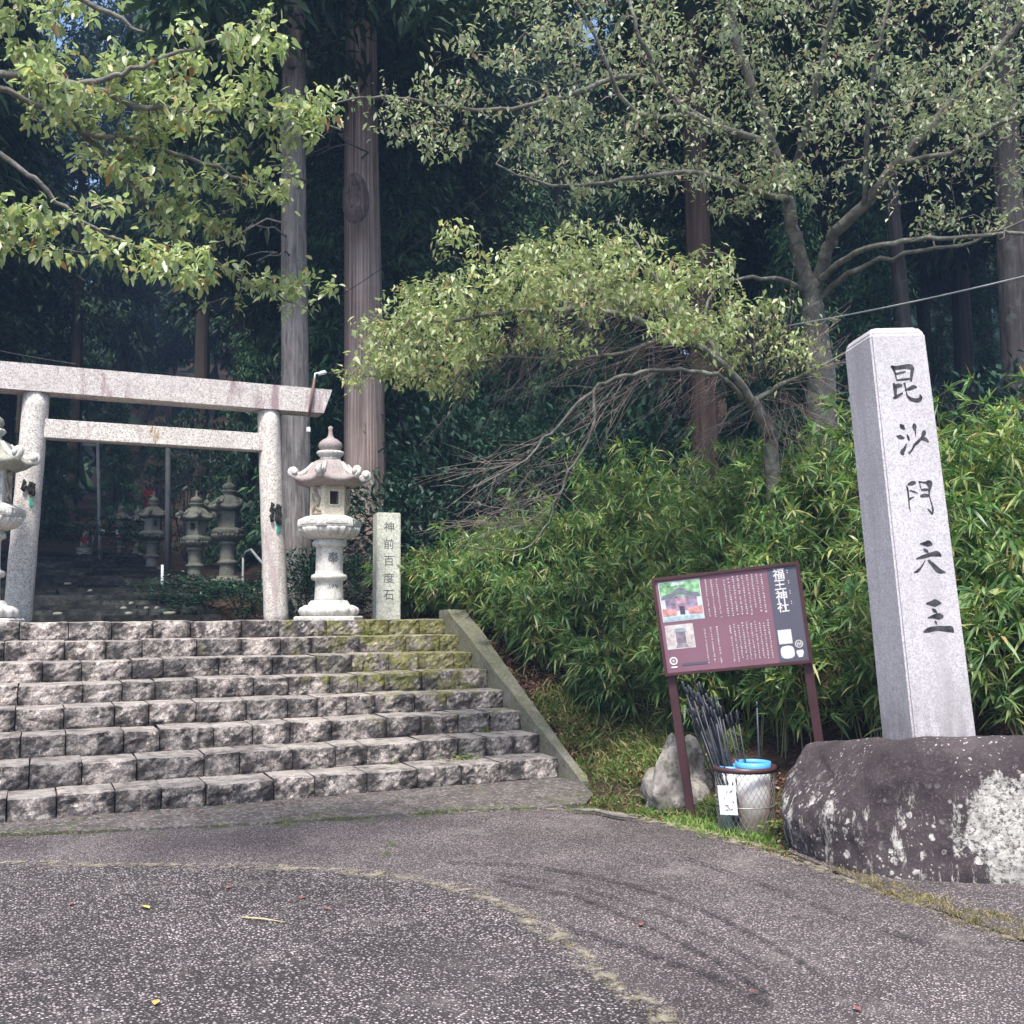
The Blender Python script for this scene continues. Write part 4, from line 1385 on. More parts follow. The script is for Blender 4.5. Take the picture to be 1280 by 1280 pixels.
for dx in (-.012, 0, .012): q.box((cx_ + dx, cy_, cz_ + .02), (.005, .0006, .03))
q.box((cx_, cy_, cz_ + .02), (.034, .0006, .005))
q.add([(cx_ - .022, cy_, cz_ - .025), (cx_ - .026, cy_, cz_ - .04), (cx_ - .014, cy_, cz_ - .075), (cx_ + .014, cy_, cz_ - .075), (cx_ + .026, cy_, cz_ - .04), (cx_ + .02, cy_, cz_ - .022)], [(0, 1, 2, 3, 4, 5)])
q.build('stamp_mark', MAT['white_print'], sign)

# ------------------------------------------------------------------ pale rock behind the sign, basket of walking sticks
prk = P(848, 940, 8.0)
rk = boulder('rock', (prk.x, prk.y, gz(prk.x, prk.y) + .02), (.32, .25, .42), .4, MAT['pale_rock'], 'pale pointed rock on the verge behind the left post of the board', 'rock', seed=6, sub=5, amp=.42, flat=1.6)
rk.rotation_euler = (.12, -.22, .4)

pbk = P(932, 1006, 7.0)
BX, BY = pbk.x, pbk.y
BZ = gz(BX, BY) - .01
basket = thing('wire_basket', (BX, BY, BZ), 'round wire mesh basket with a brown rim standing beside the boulder', 'basket')
MAT['wire'] = simple('galvanised_wire', (.34, .33, .32), .5, .5, .2, 20, .6)
HB_, RB_, RT_ = .44, .185, .205
m = MB()
for s in (-1, 1):
    for k in range(34):
        a0 = 2 * math.pi * k / 34
        pts = []
        for i in range(9):
            t = i / 8
            r_ = RB_ + (RT_ - RB_) * t
            a = a0 + s * 1.35 * t
            pts.append((r_ * math.cos(a), r_ * math.sin(a), HB_ * t))
        m.tube(pts, .0018, 4, cap=False, smooth=False)
stuff(m.build('wire_mesh', MAT['wire'], basket))
m = MB()
for zz in (0.004, HB_ * .45):
    r_ = RB_ + (RT_ - RB_) * zz / HB_
    m.tube([(r_ * math.cos(6.2832 * k / 32), r_ * math.sin(6.2832 * k / 32), zz) for k in range(33)], .004, 6, cap=False)
m.build('hoop', MAT['wire'], basket)
MB().lathe([(RT_ - .004, HB_ - .018), (RT_ + .008, HB_ - .018), (RT_ + .009, HB_ + .018), (RT_ - .004, HB_ + .018), (RT_ - .004, HB_ - .018)], 40, cap=False).build('rim', MAT['brown_steel'], basket)
t_ = NT('milky_plastic', .35, .4)
t_.color(t_.ramp(t_.noise(t_.coord('Object'), 6, 4), [(.3, (.44, .47, .48)), (.7, (.60, .62, .62))]))
t_.b.inputs['Subsurface Weight'].default_value = .15
MAT['milky'] = t_.m
MAT['blue'] = simple('blue_plastic', (.10, .38, .74), .4, .4, .1)
for (dx, dy, rr_, hh, lab) in ((.05, -.04, .115, .475, 'taller white plastic bucket with a blue rim inside the wire basket'), (-.085, .07, .085, .435, 'shorter white plastic bucket with a blue rim inside the wire basket')):
    off_ = rt0 * dx + Vector((fw.x, fw.y, 0)).normalized() * dy
    bk = thing('bucket', (BX + off_.x, BY + off_.y, BZ + .012), lab, 'bucket')
    MB().lathe([(rr_ * .85, 0), (rr_, hh - .03), (rr_ - .006, hh - .03), (rr_ * .84, .01)], 28).build('body', MAT['milky'], bk)
    MB().lathe([(rr_ + .003, hh - .035), (rr_ + .005, hh), (rr_ - .008, hh), (rr_ - .009, hh - .035), (rr_ + .003, hh - .035)], 28, cap=False).build('rim', MAT['blue'], bk)
# white tag hung on the basket
fwd2 = Vector((fw.x, fw.y, 0)).normalized()
ta = math.atan2(-fwd2.y, -fwd2.x) - .75
tp_ = Vector((BX, BY, BZ)) + Vector((math.cos(ta), math.sin(ta), 0)) * (RT_ + .012)
tg = thing('notice_card', (tp_.x, tp_.y, BZ + .20), 'white card with dark scribbles hung by a string on the wire basket', 'card', None, ta + math.pi / 2)
Mt = Matrix.Rotation(R(-5), 3, 'Y')
MB().box(Mt @ Vector((0, -.003, .05)), (.135, .004, .19), Mt).build('sheet', MAT['white_plastic'], tg)
q = MB(); rr = random.Random(3)
for i in range(9):
    a = Vector((rr.uniform(-.05, .05), -.0062, rr.uniform(-.02, .12)))
    b = a + Vector((rr.uniform(-.02, .03), 0, rr.uniform(-.02, .025)))
    q.tube([a, (a + b) / 2 + Vector((.004, 0, .003)), b], [.0015, .0028, .001], 4)
q.build('scribble', MAT['grey_ink'], tg)
MB().tube([(-.02, 0, .145), (-.012, .004, .20), (-.005, .01, .245)], .002, 5).build('string', MAT['cable'], tg)
MAT['stick'] = simple('dark_stick', (.035, .036, .05), .45, .4, .4, 10)
rr = random.Random(11)
lean0 = -rt0 * .27 + fwd2 * .12
for i in range(34):
    b0 = Vector((BX, BY, BZ + .05)) + rt0 * rr.uniform(-.10, .07) + fwd2 * rr.uniform(-.06, .08)
    ln_ = rr.uniform(.72, .98)
    d = (Vector((0, 0, 1)) + lean0 * rr.uniform(.6, 1.3) + rt0 * rr.uniform(-.07, .05) + fwd2 * rr.uniform(-.05, .05)).normalized()
    st = thing('walking_stick', b0, 'thin dark walking stick leaning in the wire basket', 'stick', 'walking sticks in the wire basket')
    MB().tube([d * 0, d * ln_ * .5 + Vector((rr.uniform(-.004, .004), rr.uniform(-.004, .004), 0)), d * ln_], [.006, .006, .0065], 6).build('rod', MAT['stick'], st)
    MB().tube([d * (ln_ - .05), d * (ln_ + .0), d * (ln_ + .03), d * (ln_ + .045)], [.0075, .009, .0105, .006], 7).build('knob', MAT['stick'], st)
p0 = Vector((BX, BY, BZ + .05)) + rt0 * .13 + fwd2 * .08
st = thing('walking_stick', p0, 'single upright dark stick standing apart from the leaning ones in the basket', 'stick')
MB().tube([(0, 0, 0), (-.01, 0, .45), (-.015, 0, .80)], [.008, .008, .007], 6).build('rod', MAT['stick'], st)
MB().tube([(-.015, 0, .79), (-.015, 0, .83)], [.009, .008], 6).build('knob', MAT['stick'], st)


# ------------------------------------------------------------------ bamboo grass thickets
front = [(7.6, .2), (6.9, 2.6), (6.35, 4.0), (5.85, 5.1), (5.35, 6.2), (5.30, 7.3), (5.42, 8.3), (5.25, 9.2), (5.0, 10.1), (4.82, 10.9), (4.62, 11.6), (4.5, 12.4), (4.45, 13.2)]
def along(pts, t):
    s = t * (len(pts) - 1); i = min(int(s), len(pts) - 2); f_ = s - i
    return (pts[i][0] * (1 - f_) + pts[i + 1][0] * f_, pts[i][1] * (1 - f_) + pts[i + 1][1] * f_)
iMb = Mb.inverted()
def bamboo(name, t0, t1, n, hfun, depth, label, seed):
    rr = random.Random(seed)
    LP, LD, LN, LL, LW = [], [], [], [], []
    stems = MB()
    cl_ = [(rr.uniform(t0, t1), depth * rr.random() ** 1.2) for _ in range(n // 7)]
    for i in range(n):
        t, dd = rr.choice(cl_)
        t += rr.gauss(0, .010); dd = max(0, dd + rr.gauss(0, .11))
        t = min(.999, max(0, t))
        bx, by = along(front, t)
        x, y = bx + dd * .9, by + dd * .35 + rr.gauss(0, .06)
        z = gz(x, y)
        H = hfun(t, dd) * rr.uniform(.72, 1.08)
        lx, ly = rr.gauss(-.10, .13), rr.gauss(-.10, .13)
        p0 = Vector((x, y, z - .03))
        tip_ = p0 + Vector((lx * H * 2.0 - .06, ly * H * 2.0, H))
        mid = p0 + Vector((lx * H * .5, ly * H * .5, H * .58))
        pts = [p0 * (1 - s) ** 2 + mid * 2 * s * (1 - s) + tip_ * s * s for s in (0, .2, .4, .6, .8, 1)]
        if any(abs(lb.x) < Wb / 2 + .2 and lb.y < .16 and lb.z > -1.3 for lb in (iMb @ q for q in pts)): continue
        stems.tube(pts, [.006, .006, .005, .004, .003, .002], 4, cap=False)
        nf = int(5 + H * 4.2)
        for k in range(nf):
            s = .22 + .78 * (k + rr.random()) / nf
            q = p0 * (1 - s) ** 2 + mid * 2 * s * (1 - s) + tip_ * s * s
            a = rr.uniform(0, 6.2832)
            # fans lean outwards over the open bank
            ax = Vector((math.cos(a) - .45, math.sin(a) - .35, rr.uniform(.05, .7))).normalized()
            side = rr.uniform(.03, .22) * (1.1 - s * .5)
            c = q + ax * side
            lb = iMb @ c
            if abs(lb.x) < Wb / 2 + .15 and lb.y < .20 and lb.z > -1.3: continue
            stems.tube([q, c], [.0022, .0012], 3, cap=False)
            nl = rr.randint(8, 13)
            sx = ax.orthogonal().normalized(); sy = ax.cross(sx)
            for j in range(nl):
                w = 6.2832 * j / nl + rr.uniform(-.3, .3)
                sp = rr.uniform(.35, 1.15)
                d = (ax * math.cos(sp) + (sx * math.cos(w) + sy * math.sin(w)) * math.sin(sp))
                LP.append(c); LD.append(d)
                LN.append(Vector((rr.gauss(0, .4), rr.gauss(0, .4), 1)))
                l_ = rr.uniform(.09, .21)
                LL.append(l_); LW.append(l_ * rr.uniform(.11, .16))
    a = lambda v: np.array([tuple(x) for x in v])
    n_ = len(LP)
    org = along(front, (t0 + t1) / 2)
    org = Vector((org[0] + .6, org[1], gz(org[0] + .6, org[1])))
    T = thing(name, org, label, 'bamboo')
    T['kind'] = 'stuff'
    pa = a(LP) - np.array(org)
    me_ = leaves_mesh('leaf_mass', pa, a(LD), a(LN), np.array(LL), np.array(LW), rng.uniform(.1, .55, n_), TPL_BLADE)
    stuff(link('leaf_mass', me_, MAT['bamboo_leaf'], T))
    for i, v in enumerate(stems.v): pass
    stuff(stems.build('stem_mass', MAT['bamboo_stem'], T, org))
    return n_
nb = 0
nb += bamboo('bamboo_thicket', .0, .30, 330, lambda t, d: 1.15 + .22 * d, 2.3, 'bamboo thicket behind the tall granite pillar and boulder', 1)
nb += bamboo('bamboo_thicket', .29, .52, 380, lambda t, d: 1.05 + .38 * d, 2.4, 'dense bamboo thicket rising behind the information board', 2)
nb += bamboo('bamboo_thicket', .50, .76, 380, lambda t, d: .70 + .46 * d, 2.4, 'bamboo thicket hanging over the leaf covered bank beside the stair kerb', 3)
nb += bamboo('bamboo_thicket', .74, 1.0, 300, lambda t, d: .62 + .22 * d, 1.9, 'low bamboo grass beside the small inscribed stone at the top of the steps', 4)


# ------------------------------------------------------------------ tree building
def mass_leaf(name, pts, mat, parent, org, size, aspect=.5, droop=.2, tpl=TPL_FAR, hang=.35, out=None):
    n_ = len(pts)
    D = rand_unit(n_)
    D[:, 2] -= hang
    N = rand_unit(n_) * .6
    N[:, 2] += 1.0
    L = rng.uniform(size * .45, size * 1.3, n_)
    me_ = leaves_mesh(name, pts - np.array(org), D, N, L, L * aspect, droop, tpl)
    return stuff(link(name, me_, mat, parent))

class Grow:
    """limbs given as point lists; twigs grow from the nearest wood towards scattered targets"""
    def __init__(self):
        self.mb = MB(); self.tw = MB()
        self.pos = []; self.rad = []
        self.ends = []
    def limb(self, pts, r0, r1, n=10, wob=.010, sub=5):
        pts = [Vector(p) for p in pts]
        res = []
        for i in range(len(pts) - 1):
            p0 = pts[max(i - 1, 0)]; p1 = pts[i]; p2 = pts[i + 1]; p3 = pts[min(i + 2, len(pts) - 1)]
            for q in range(sub):
                t = q / sub
                res.append(.5 * ((2 * p1) + (-p0 + p2) * t + (2 * p0 - 5 * p1 + 4 * p2 - p3) * t * t + (-p0 + 3 * p1 - 3 * p2 + p3) * t ** 3))
        res.append(pts[-1])
        m_ = len(res)
        rr = []
        for i, p in enumerate(res):
            r_ = r0 + (r1 - r0) * i / (m_ - 1)
            if 0 < i < m_ - 1:
                res[i] = p + Vector((random.gauss(0, wob), random.gauss(0, wob), random.gauss(0, wob)))
            rr.append(r_)
            self.pos.append(tuple(res[i])); self.rad.append(r_)
        self.mb.tube(res, rr, n)
    def twigs(self, targets, rmax=.012, rmin=.0022, segs=3, jit=.08, sag=.05, maxd=None, sides=3):
        tg_ = np.asarray(targets, float)
        pos = np.array(self.pos)
        d0 = np.array([np.min(np.sum((pos - t) ** 2, 1)) for t in tg_])
        order = np.argsort(d0)
        buf = np.zeros((len(pos) + len(tg_) * segs + 5, 3)); rb = np.zeros(len(buf))
        n = len(pos); buf[:n] = pos; rb[:n] = self.rad
        ends = []
        for i in order:
            t = tg_[i]
            dd = np.sum((buf[:n] - t) ** 2, 1)
            k = int(np.argmin(dd))
            L = math.sqrt(dd[k])
            if L < .05 or (maxd and L > maxd): continue
            a = buf[k].copy(); ra = min(rmax, max(rmin, rb[k] * .62))
            path = [a]
            for s in range(1, segs + 1):
                f_ = s / segs
                p = a + (t - a) * f_ + (rng.normal(size=3) * jit * L * (1 if s < segs else .3))
                p[2] += sag * L * math.sin(f_ * math.pi)
                path.append(p)
            rs = [ra + (rmin - ra) * s / segs for s in range(segs + 1)]
            self.tw.tube(path, rs, sides, cap=False)
            for s in range(1, segs + 1):
                buf[n] = path[s]; rb[n] = rs[s]; n += 1
            ends.append(path)
        self.pos = [tuple(x) for x in buf[:n]]; self.rad = list(rb[:n])
        return ends
    def leaf_points(self, ends, per, spread=.05, back=1.0):
        out = []
        for path in ends:
            for _ in range(per):
                u = 1 - random.random() ** 1.5 * back
                s = u * (len(path) - 1); i = min(int(s), len(path) - 2); f_ = s - i
                out.append(path[i] * (1 - f_) + path[i + 1] * f_ + rng.normal(size=3) * spread)
        return np.array(out)
def scat(boxes):
    """targets: (px0, py0, px1, py1, zc0, zc1, n) boxes of the view turned into points in the crown"""
    out = []
    for (x0, y0, x1, y1, z0, z1, n) in boxes:
        for _ in range(n):
            out.append(tuple(P(random.uniform(x0, x1), random.uniform(y0, y1), random.uniform(z0, z1))))
    return out
def sprays(boxes, per=11, rad=.34, thick=.05, slope=.25):
    out = []
    for (x0, y0, x1, y1, z0, z1, n) in boxes:
        for _ in range(n):
            c = P(random.uniform(x0, x1), random.uniform(y0, y1), random.uniform(z0, z1))
            nrm = Vector((random.gauss(0, slope), random.gauss(0, slope), 1)).normalized()
            a = nrm.orthogonal().normalized(); b = nrm.cross(a)
            rr_ = rad * random.uniform(.55, 1.25)
            for _k in range(max(3, int(per * random.uniform(.6, 1.4)))):
                w = random.uniform(0, 6.2832); q = rr_ * math.sqrt(random.random())
                out.append(tuple(c + a * (q * math.cos(w)) + b * (q * math.sin(w)) + nrm * random.gauss(0, thick) + Vector((0, 0, -.25 * q * q / rr_))))
    return out
def sweep(g, starts, ends_, n, r0=.006, r1=.0026, bow=.05, subs=2):
    '''straight fine twigs fanning from one stretch of wood towards a farther stretch'''
    for _ in range(n):
        t = random.random()
        a = along3(starts, min(1, max(0, t + random.gauss(0, .05)))); b = along3(ends_, min(1, max(0, t + random.gauss(0, .12))))
        b = a.lerp(b, random.uniform(.55, 1.15)) + Vector((random.gauss(0, .13), random.gauss(0, .15), random.gauss(0, .13)))
        m_ = (a + b) / 2 + Vector((random.gauss(0, .05), random.gauss(0, .06), bow * (b - a).length + random.gauss(0, .05)))
        pts = [a, a.lerp(m_, .55), m_, m_.lerp(b, .55), b]
        g.tw.tube(pts, [r0, r0 * .8, (r0 + r1) / 2, r1 * 1.2, r1], 3, cap=False)
        for _s in range(subs):
            k = random.randint(1, 3); p = pts[k]
            d = (b - a).normalized() * random.uniform(.15, .4) + Vector((random.gauss(0, .14), random.gauss(0, .14), random.gauss(-.02, .15)))
            g.tw.tube([p, p + d * .5 + Vector((0, 0, .015)), p + d], [r1 * 1.3, r1 * 1.1, r1 * .8], 3, cap=False)
def along3(pts, t):
    u = t * (len(pts) - 1); i = min(int(u), len(pts) - 2)
    return Vector(pts[i]).lerp(Vector(pts[i + 1]), u - i)
def pline(pts):
    return [P(*p) for p in pts]

# --- large cherry behind the pillar
b1 = P(1030, 560, 11.0); b1g = Vector((b1.x, b1.y, gz(b1.x, b1.y) - .15))
g = Grow()
g.limb([b1g] + pline([(1028, 500, 11), (1020, 425, 11), (1013, 378, 10.9)]), .17, .12, 14, .008)
g.limb(pline([(1014, 385, 10.9), (1003, 335, 10.8), (990, 285, 10.7), (982, 235, 10.6), (960, 160, 10.4), (930, 80, 10.2), (905, -20, 10), (890, -120, 9.9)]), .085, .03, 10)
g.limb(pline([(1013, 385, 10.9), (1030, 325, 10.7), (1045, 290, 10.5), (1085, 250, 10.2), (1125, 200, 9.9), (1180, 140, 9.6), (1250, 60, 9.3), (1320, -30, 9)]), .075, .028, 10)
g.limb(pline([(1024, 350, 10.8), (1060, 322, 10.3), (1130, 300, 9.8), (1210, 297, 9.4), (1330, 285, 9.0)]), .038, .014, 8)
g.limb(pline([(1020, 378, 10.9), (1060, 342, 10.6), (1130, 318, 10.2), (1200, 306, 9.8), (1290, 270, 9.6)]), .036, .012, 8)
g.limb(pline([(1006, 368, 10.9), (985, 352, 10.6), (940, 347, 10.2), (890, 352, 9.8)]), .035, .012, 8)
g.limb(pline([(985, 250, 10.6), (930, 235, 10), (860, 215, 9.6), (760, 228, 9.3), (690, 232, 9.1), (620, 205, 9)]), .035, .008, 8)
g.limb(pline([(965, 180, 10.4), (880, 150, 9.9), (800, 95, 9.5), (720, 115, 9.2), (640, 135, 9.1), (560, 134, 9), (480, 120, 8.9), (405, 128, 8.9)]), .035, .006, 8)
g.limb(pline([(905, 165, 9.8), (850, 135, 9.4), (810, 75, 9.1), (788, 10, 9.0), (775, -60, 9)]), .03, .012, 8)
g.limb(pline([(860, 145, 9.6), (790, 140, 9.2), (755, 70, 9.0), (715, -10, 8.9)]), .028, .01, 8)
g.limb(pline([(985, 240, 10.6), (1010, 150, 10), (1030, 60, 9.6), (1060, -60, 9.3)]), .04, .014, 8)
g.limb(pline([(1125, 205, 9.9), (1190, 190, 9.5), (1260, 150, 9.2), (1330, 130, 9)]), .03, .01, 8)
g.limb(pline([(1080, 255, 10.2), (1085, 150, 9.9), (1100, 50, 9.6), (1130, -60, 9.5)]), .03, .01, 8)
tg1 = sprays([(640, -90, 960, 60, 8.6, 11.0, 34), (690, 60, 960, 240, 8.8, 10.6, 36), (900, -90, 1300, 90, 8.6, 11.5, 52), (930, 90, 1250, 215, 9.2, 11.2, 30),
              (1180, 90, 1340, 320, 8.7, 10.2, 13), (560, 50, 720, 180, 8.7, 9.6, 14), (440, 95, 600, 150, 8.7, 9.2, 6), (860, 190, 1010, 265, 9.6, 10.8, 9),
              (800, -500, 1500, -90, 8.5, 12.5, 26), (1300, -200, 1600, 260, 8.6, 12, 16)], 11, .38, .03, .18)
tg1 += scat([(640, -90, 1290, 240, 8.8, 11.0, 420), (1100, 60, 1290, 300, 8.8, 10, 90)])
e1 = g.twigs(tg1, segs=3, sag=.06)
org = b1g
T = thing('cherry_tree', org, 'wide spreading cherry tree with forked lichen spotted trunk behind the granite pillar', 'tree')
g.mb.build('trunk', MAT['cherry_bark'], T, org)
stuff(g.tw.build('twigs', MAT['twig'], T, org))
lp = g.leaf_points([q for q in e1 if random.random() < .66], 11, .045, .7)
mass_leaf('crown', lp, MAT['cherry_leaf_pale'], T, org, .062, .50, .15, TPL_FAR, .5)

# --- low arching cherry
b2 = P(968, 610, 10.0); b2g = Vector((b2.x, b2.y, gz(b2.x, b2.y) - .1))
g = Grow()
g.limb([b2g] + pline([(966, 575, 9.95), (958, 535, 9.9), (940, 500, 9.8)]), .085, .06, 10, .008)
g.limb(pline([(942, 503, 9.8), (900, 455, 9.4), (840, 415, 9.0), (760, 392, 8.6), (680, 385, 8.3), (590, 398, 8.1), (510, 405, 8.0)]), .05, .008, 8)
g.limb(pline([(900, 456, 9.4), (850, 400, 9.2), (815, 340, 9.0), (790, 300, 8.9), (770, 270, 8.9)]), .03, .008, 8)
g.limb(pline([(935, 500, 9.8), (895, 470, 9.3), (850, 461, 8.9), (790, 467, 8.6), (740, 488, 8.4), (700, 528, 8.3), (650, 578, 8.2), (585, 610, 8.2)]), .026, .006, 7)
g.limb(pline([(742, 488, 8.4), (738, 545, 8.35), (712, 590, 8.3), (690, 640, 8.3), (655, 685, 8.3), (570, 680, 8.3)]), .014, .004, 6)
g.limb(pline([(840, 416, 9.0), (780, 440, 8.7), (700, 450, 8.5), (600, 450, 8.3), (560, 490, 8.2)]), .022, .006, 7)
g.limb(pline([(942, 500, 9.8), (1000, 470, 9.8), (1060, 440, 9.8)]), .03, .008, 7)
g.limb(pline([(900, 455, 9.4), (880, 400, 9.5), (900, 350, 9.6)]), .025, .008, 7)
def canopy(n, lo, hi, per, rad, slope):
    out = []
    xs_ = [455, 480, 520, 560, 650, 740, 800, 880, 945]
    top = [405, 392, 352, 330, 302, 276, 290, 335, 375]
    thick = [14, 60, 110, 130, 115, 105, 70, 55, 30]
    for _ in range(n):
        x = random.uniform(458, 790) if random.random() < .82 else random.uniform(780, 940)
        y = float(np.interp(x, xs_, top)) + random.gauss(8, 18) + random.uniform(lo, hi) * float(np.interp(x, xs_, thick))
        out += sprays([(x, y, x, y, 7.8, 9.5, 1)], per, rad, .022, slope)
    return out
e2 = g.twigs(canopy(104, 0, 1, 11, .33, .2), segs=3, sag=.06, jit=.05)
sp1 = pline([(880, 440, 9.3), (800, 405, 8.9), (720, 390, 8.5), (640, 400, 8.3)])
sp2 = pline([(760, 470, 8.9), (680, 505, 8.6), (600, 525, 8.4), (545, 520, 8.2)])
sweep(g, sp1, sp2, 34, .0045, .0018, .05, 3)
sweep(g, pline([(900, 400, 9.3), (800, 350, 8.9), (700, 350, 8.5)]), pline([(820, 430, 9.1), (700, 430, 8.6), (590, 470, 8.3)]), 30, .0045, .0018, .06, 3)
sweep(g, pline([(850, 461, 8.9), (780, 470, 8.6), (735, 500, 8.4)]), pline([(790, 545, 8.7), (700, 575, 8.5), (660, 560, 8.3)]), 14, .005, .0026, .05)
sweep(g, pline([(738, 545, 8.35), (700, 620, 8.3), (660, 680, 8.3)]), pline([(640, 610, 8.3), (590, 660, 8.3), (520, 670, 8.3)]), 20, .0035, .0018, .06, 4)
sweep(g, pline([(690, 535, 8.3), (640, 585, 8.2)]), pline([(600, 600, 8.3), (560, 625, 8.2)]), 14, .004, .0024, .04)
sweep(g, pline([(950, 520, 9.9), (900, 460, 9.4), (870, 440, 9.2)]), pline([(880, 560, 9.4), (820, 520, 9.2), (790, 480, 9.0)]), 28, .005, .0022, .05, 3)
sweep(g, pline([(945, 505, 9.8), (1000, 470, 9.8)]), pline([(985, 560, 9.6), (1060, 500, 9.7)]), 26, .005, .0022, .05, 3)
sweep(g, pline([(930, 480, 9.7), (990, 465, 9.8)]), pline([(900, 385, 9.6), (1040, 420, 9.8)]), 34, .005, .0022, .05, 3)
e2c = g.twigs(sprays([(890, 385, 1030, 455, 9.2, 10.1, 16), (690, 420, 760, 450, 8.3, 8.6, 2)], 9, .24, .05, .3), segs=3, sag=0, jit=.05)
org = b2g
T = thing('cherry_tree', org, 'low arching cherry tree with bare drooping twigs over the bamboo bank', 'tree')
g.mb.build('trunk', MAT['cherry_bark'], T, org)
stuff(g.tw.build('twigs', MAT['twig'], T, org))
lp = np.concatenate([g.leaf_points([q for q in e2 if random.random() < .85], 15, .04, .65), g.leaf_points(e2c, 8, .05)])
mass_leaf('crown', lp, MAT['cherry_leaf_lit'], T, org, .064, .48, .15, TPL_FAR, .55)

# --- cherry whose boughs reach in from the left
tb = Vector((-4.6, 5.2, gz(-4.6, 5.2) - .1))
fk = Vector((-4.3, 5.4, 2.6))
g = Grow()
g.limb([tb, Vector((-4.55, 5.25, 1.2)), fk], .20, .16, 14, .01)
g.limb([fk, Vector((-3.4, 5.5, 3.3))] + pline([(-250, 130, 5.6), (-60, 92, 5.4), (60, 100, 5.3), (130, 97, 5.3), (190, 76, 5.3), (270, 48, 5.4), (345, 18, 5.4)]), .032, .004, 10)
g.limb([fk, Vector((-3.3, 5.2, 3.0))] + pline([(-260, 190, 5.0), (-80, 165, 5.0), (20, 205, 5.0), (80, 262, 5.1), (150, 300, 5.2), (255, 348, 5.3)]), .026, .004, 9)
g.limb(pline([(-60, 92, 5.4), (60, 135, 5.6), (130, 190, 5.8), (190, 262, 6.0), (260, 318, 6.1), (330, 360, 6.2), (392, 392, 6.2)]), .02, .004, 8)
g.limb(pline([(60, 100, 5.3), (150, 125, 5.5), (240, 140, 5.6), (330, 138, 5.7), (425, 162, 5.8)]), .022, .005, 8)
g.limb(pline([(100, 165, 5.7), (200, 185, 5.8), (290, 215, 5.9), (360, 250, 6.0)]), .018, .005, 8)
g.limb([fk, Vector((-3.9, 5.9, 3.7))] + pline([(-200, -80, 5.8), (0, -60, 5.6), (120, 10, 5.6), (180, 40, 5.6)]), .05, .006, 9)
g.limb([fk, Vector((-5.2, 5.0, 3.6)), Vector((-6.3, 4.4, 4.8))], .10, .03, 9)
tg3 = sprays([(-60, 10, 60, 120, 5.0, 5.9, 7), (30, 55, 250, 135, 5.1, 5.8, 13), (235, 20, 345, 70, 5.2, 5.6, 5), (150, 105, 415, 160, 5.4, 5.9, 10), (60, 130, 220, 205, 5.4, 6.0, 9),
              (190, 185, 350, 245, 5.6, 6.1, 7), (-60, 245, 140, 295, 4.9, 5.4, 8), (130, 295, 262, 350, 5.0, 5.5, 5), (190, 250, 290, 310, 5.8, 6.2, 4), (270, 320, 392, 392, 6.0, 6.4, 5), (-100, -60, 120, 20, 5.2, 6.2, 10),
              (-700, -300, -60, 200, 4.6, 7, 12)], 9, .22, .016, .2)
e3 = g.twigs(tg3, segs=3, sag=.08, rmax=.007, maxd=1.3, jit=.05)
org = tb
T = thing('cherry_tree', org, 'cherry tree standing left of the steps, its leafy boughs reaching over the gate', 'tree')
g.mb.build('trunk', MAT['cherry_bark'], T, org)
stuff(g.tw.build('twigs', MAT['twig'], T, org))
lp = g.leaf_points(e3, 14, .024, .8)
mass_leaf('crown', lp, MAT['cherry_leaf'], T, org, .053, .50, .2, TPL_NEAR, .45)

# --- cedars
def cedar_crown(seed, z0, z1, rmax, n_br, dens):
    rr = random.Random(seed)
    pts, D = [], []
    wood = MB()
    for i in range(n_br):
        t = (i + rr.random()) / n_br
        z = z0 + (z1 - z0) * t
        a = rr.uniform(0, 6.2832)
        L = rmax * (1 - t) ** .75 * rr.uniform(.65, 1.1) + .3
        bend = rr.uniform(-.10, .25)
        p = [Vector((math.cos(a) * L * s, math.sin(a) * L * s, z + L * (bend * s - .42 * s * s))) for s in (0, .33, .66, 1)]
        wood.tube(p, [.035, .026, .017, .008], 4, cap=False)
        ns = int(L * dens)
        for k in range(ns):
            s = .25 + .75 * rr.random() ** .8
            q = p[0] * (1 - s) ** 2 + p[1] * 2 * s * (1 - s) + p[3] * s * s
            w = .42 * (1.15 - s * .5)
            c = q + Vector((rr.gauss(0, w), rr.gauss(0, w), rr.gauss(-.12, .22)))
            pts.append(tuple(c))
            D.append((math.cos(a) * .5 + rr.gauss(0, .6), math.sin(a) * .5 + rr.gauss(0, .6), -.45 + rr.gauss(0, .35)))
    n_ = len(pts)
    N = rand_unit(n_) * .7; N[:, 2] += .8
    L = rng.uniform(.20, .46, n_)
    me_ = leaves_mesh('crown', np.array(pts), np.array(D), N, L, L * .30, .25, TPL_FAR)
    me_.materials.append(MAT['cedar_leaf'])
    wm = wood.mesh('limbs'); wm.materials.append(MAT['forest_bark'])
    return me_, wm
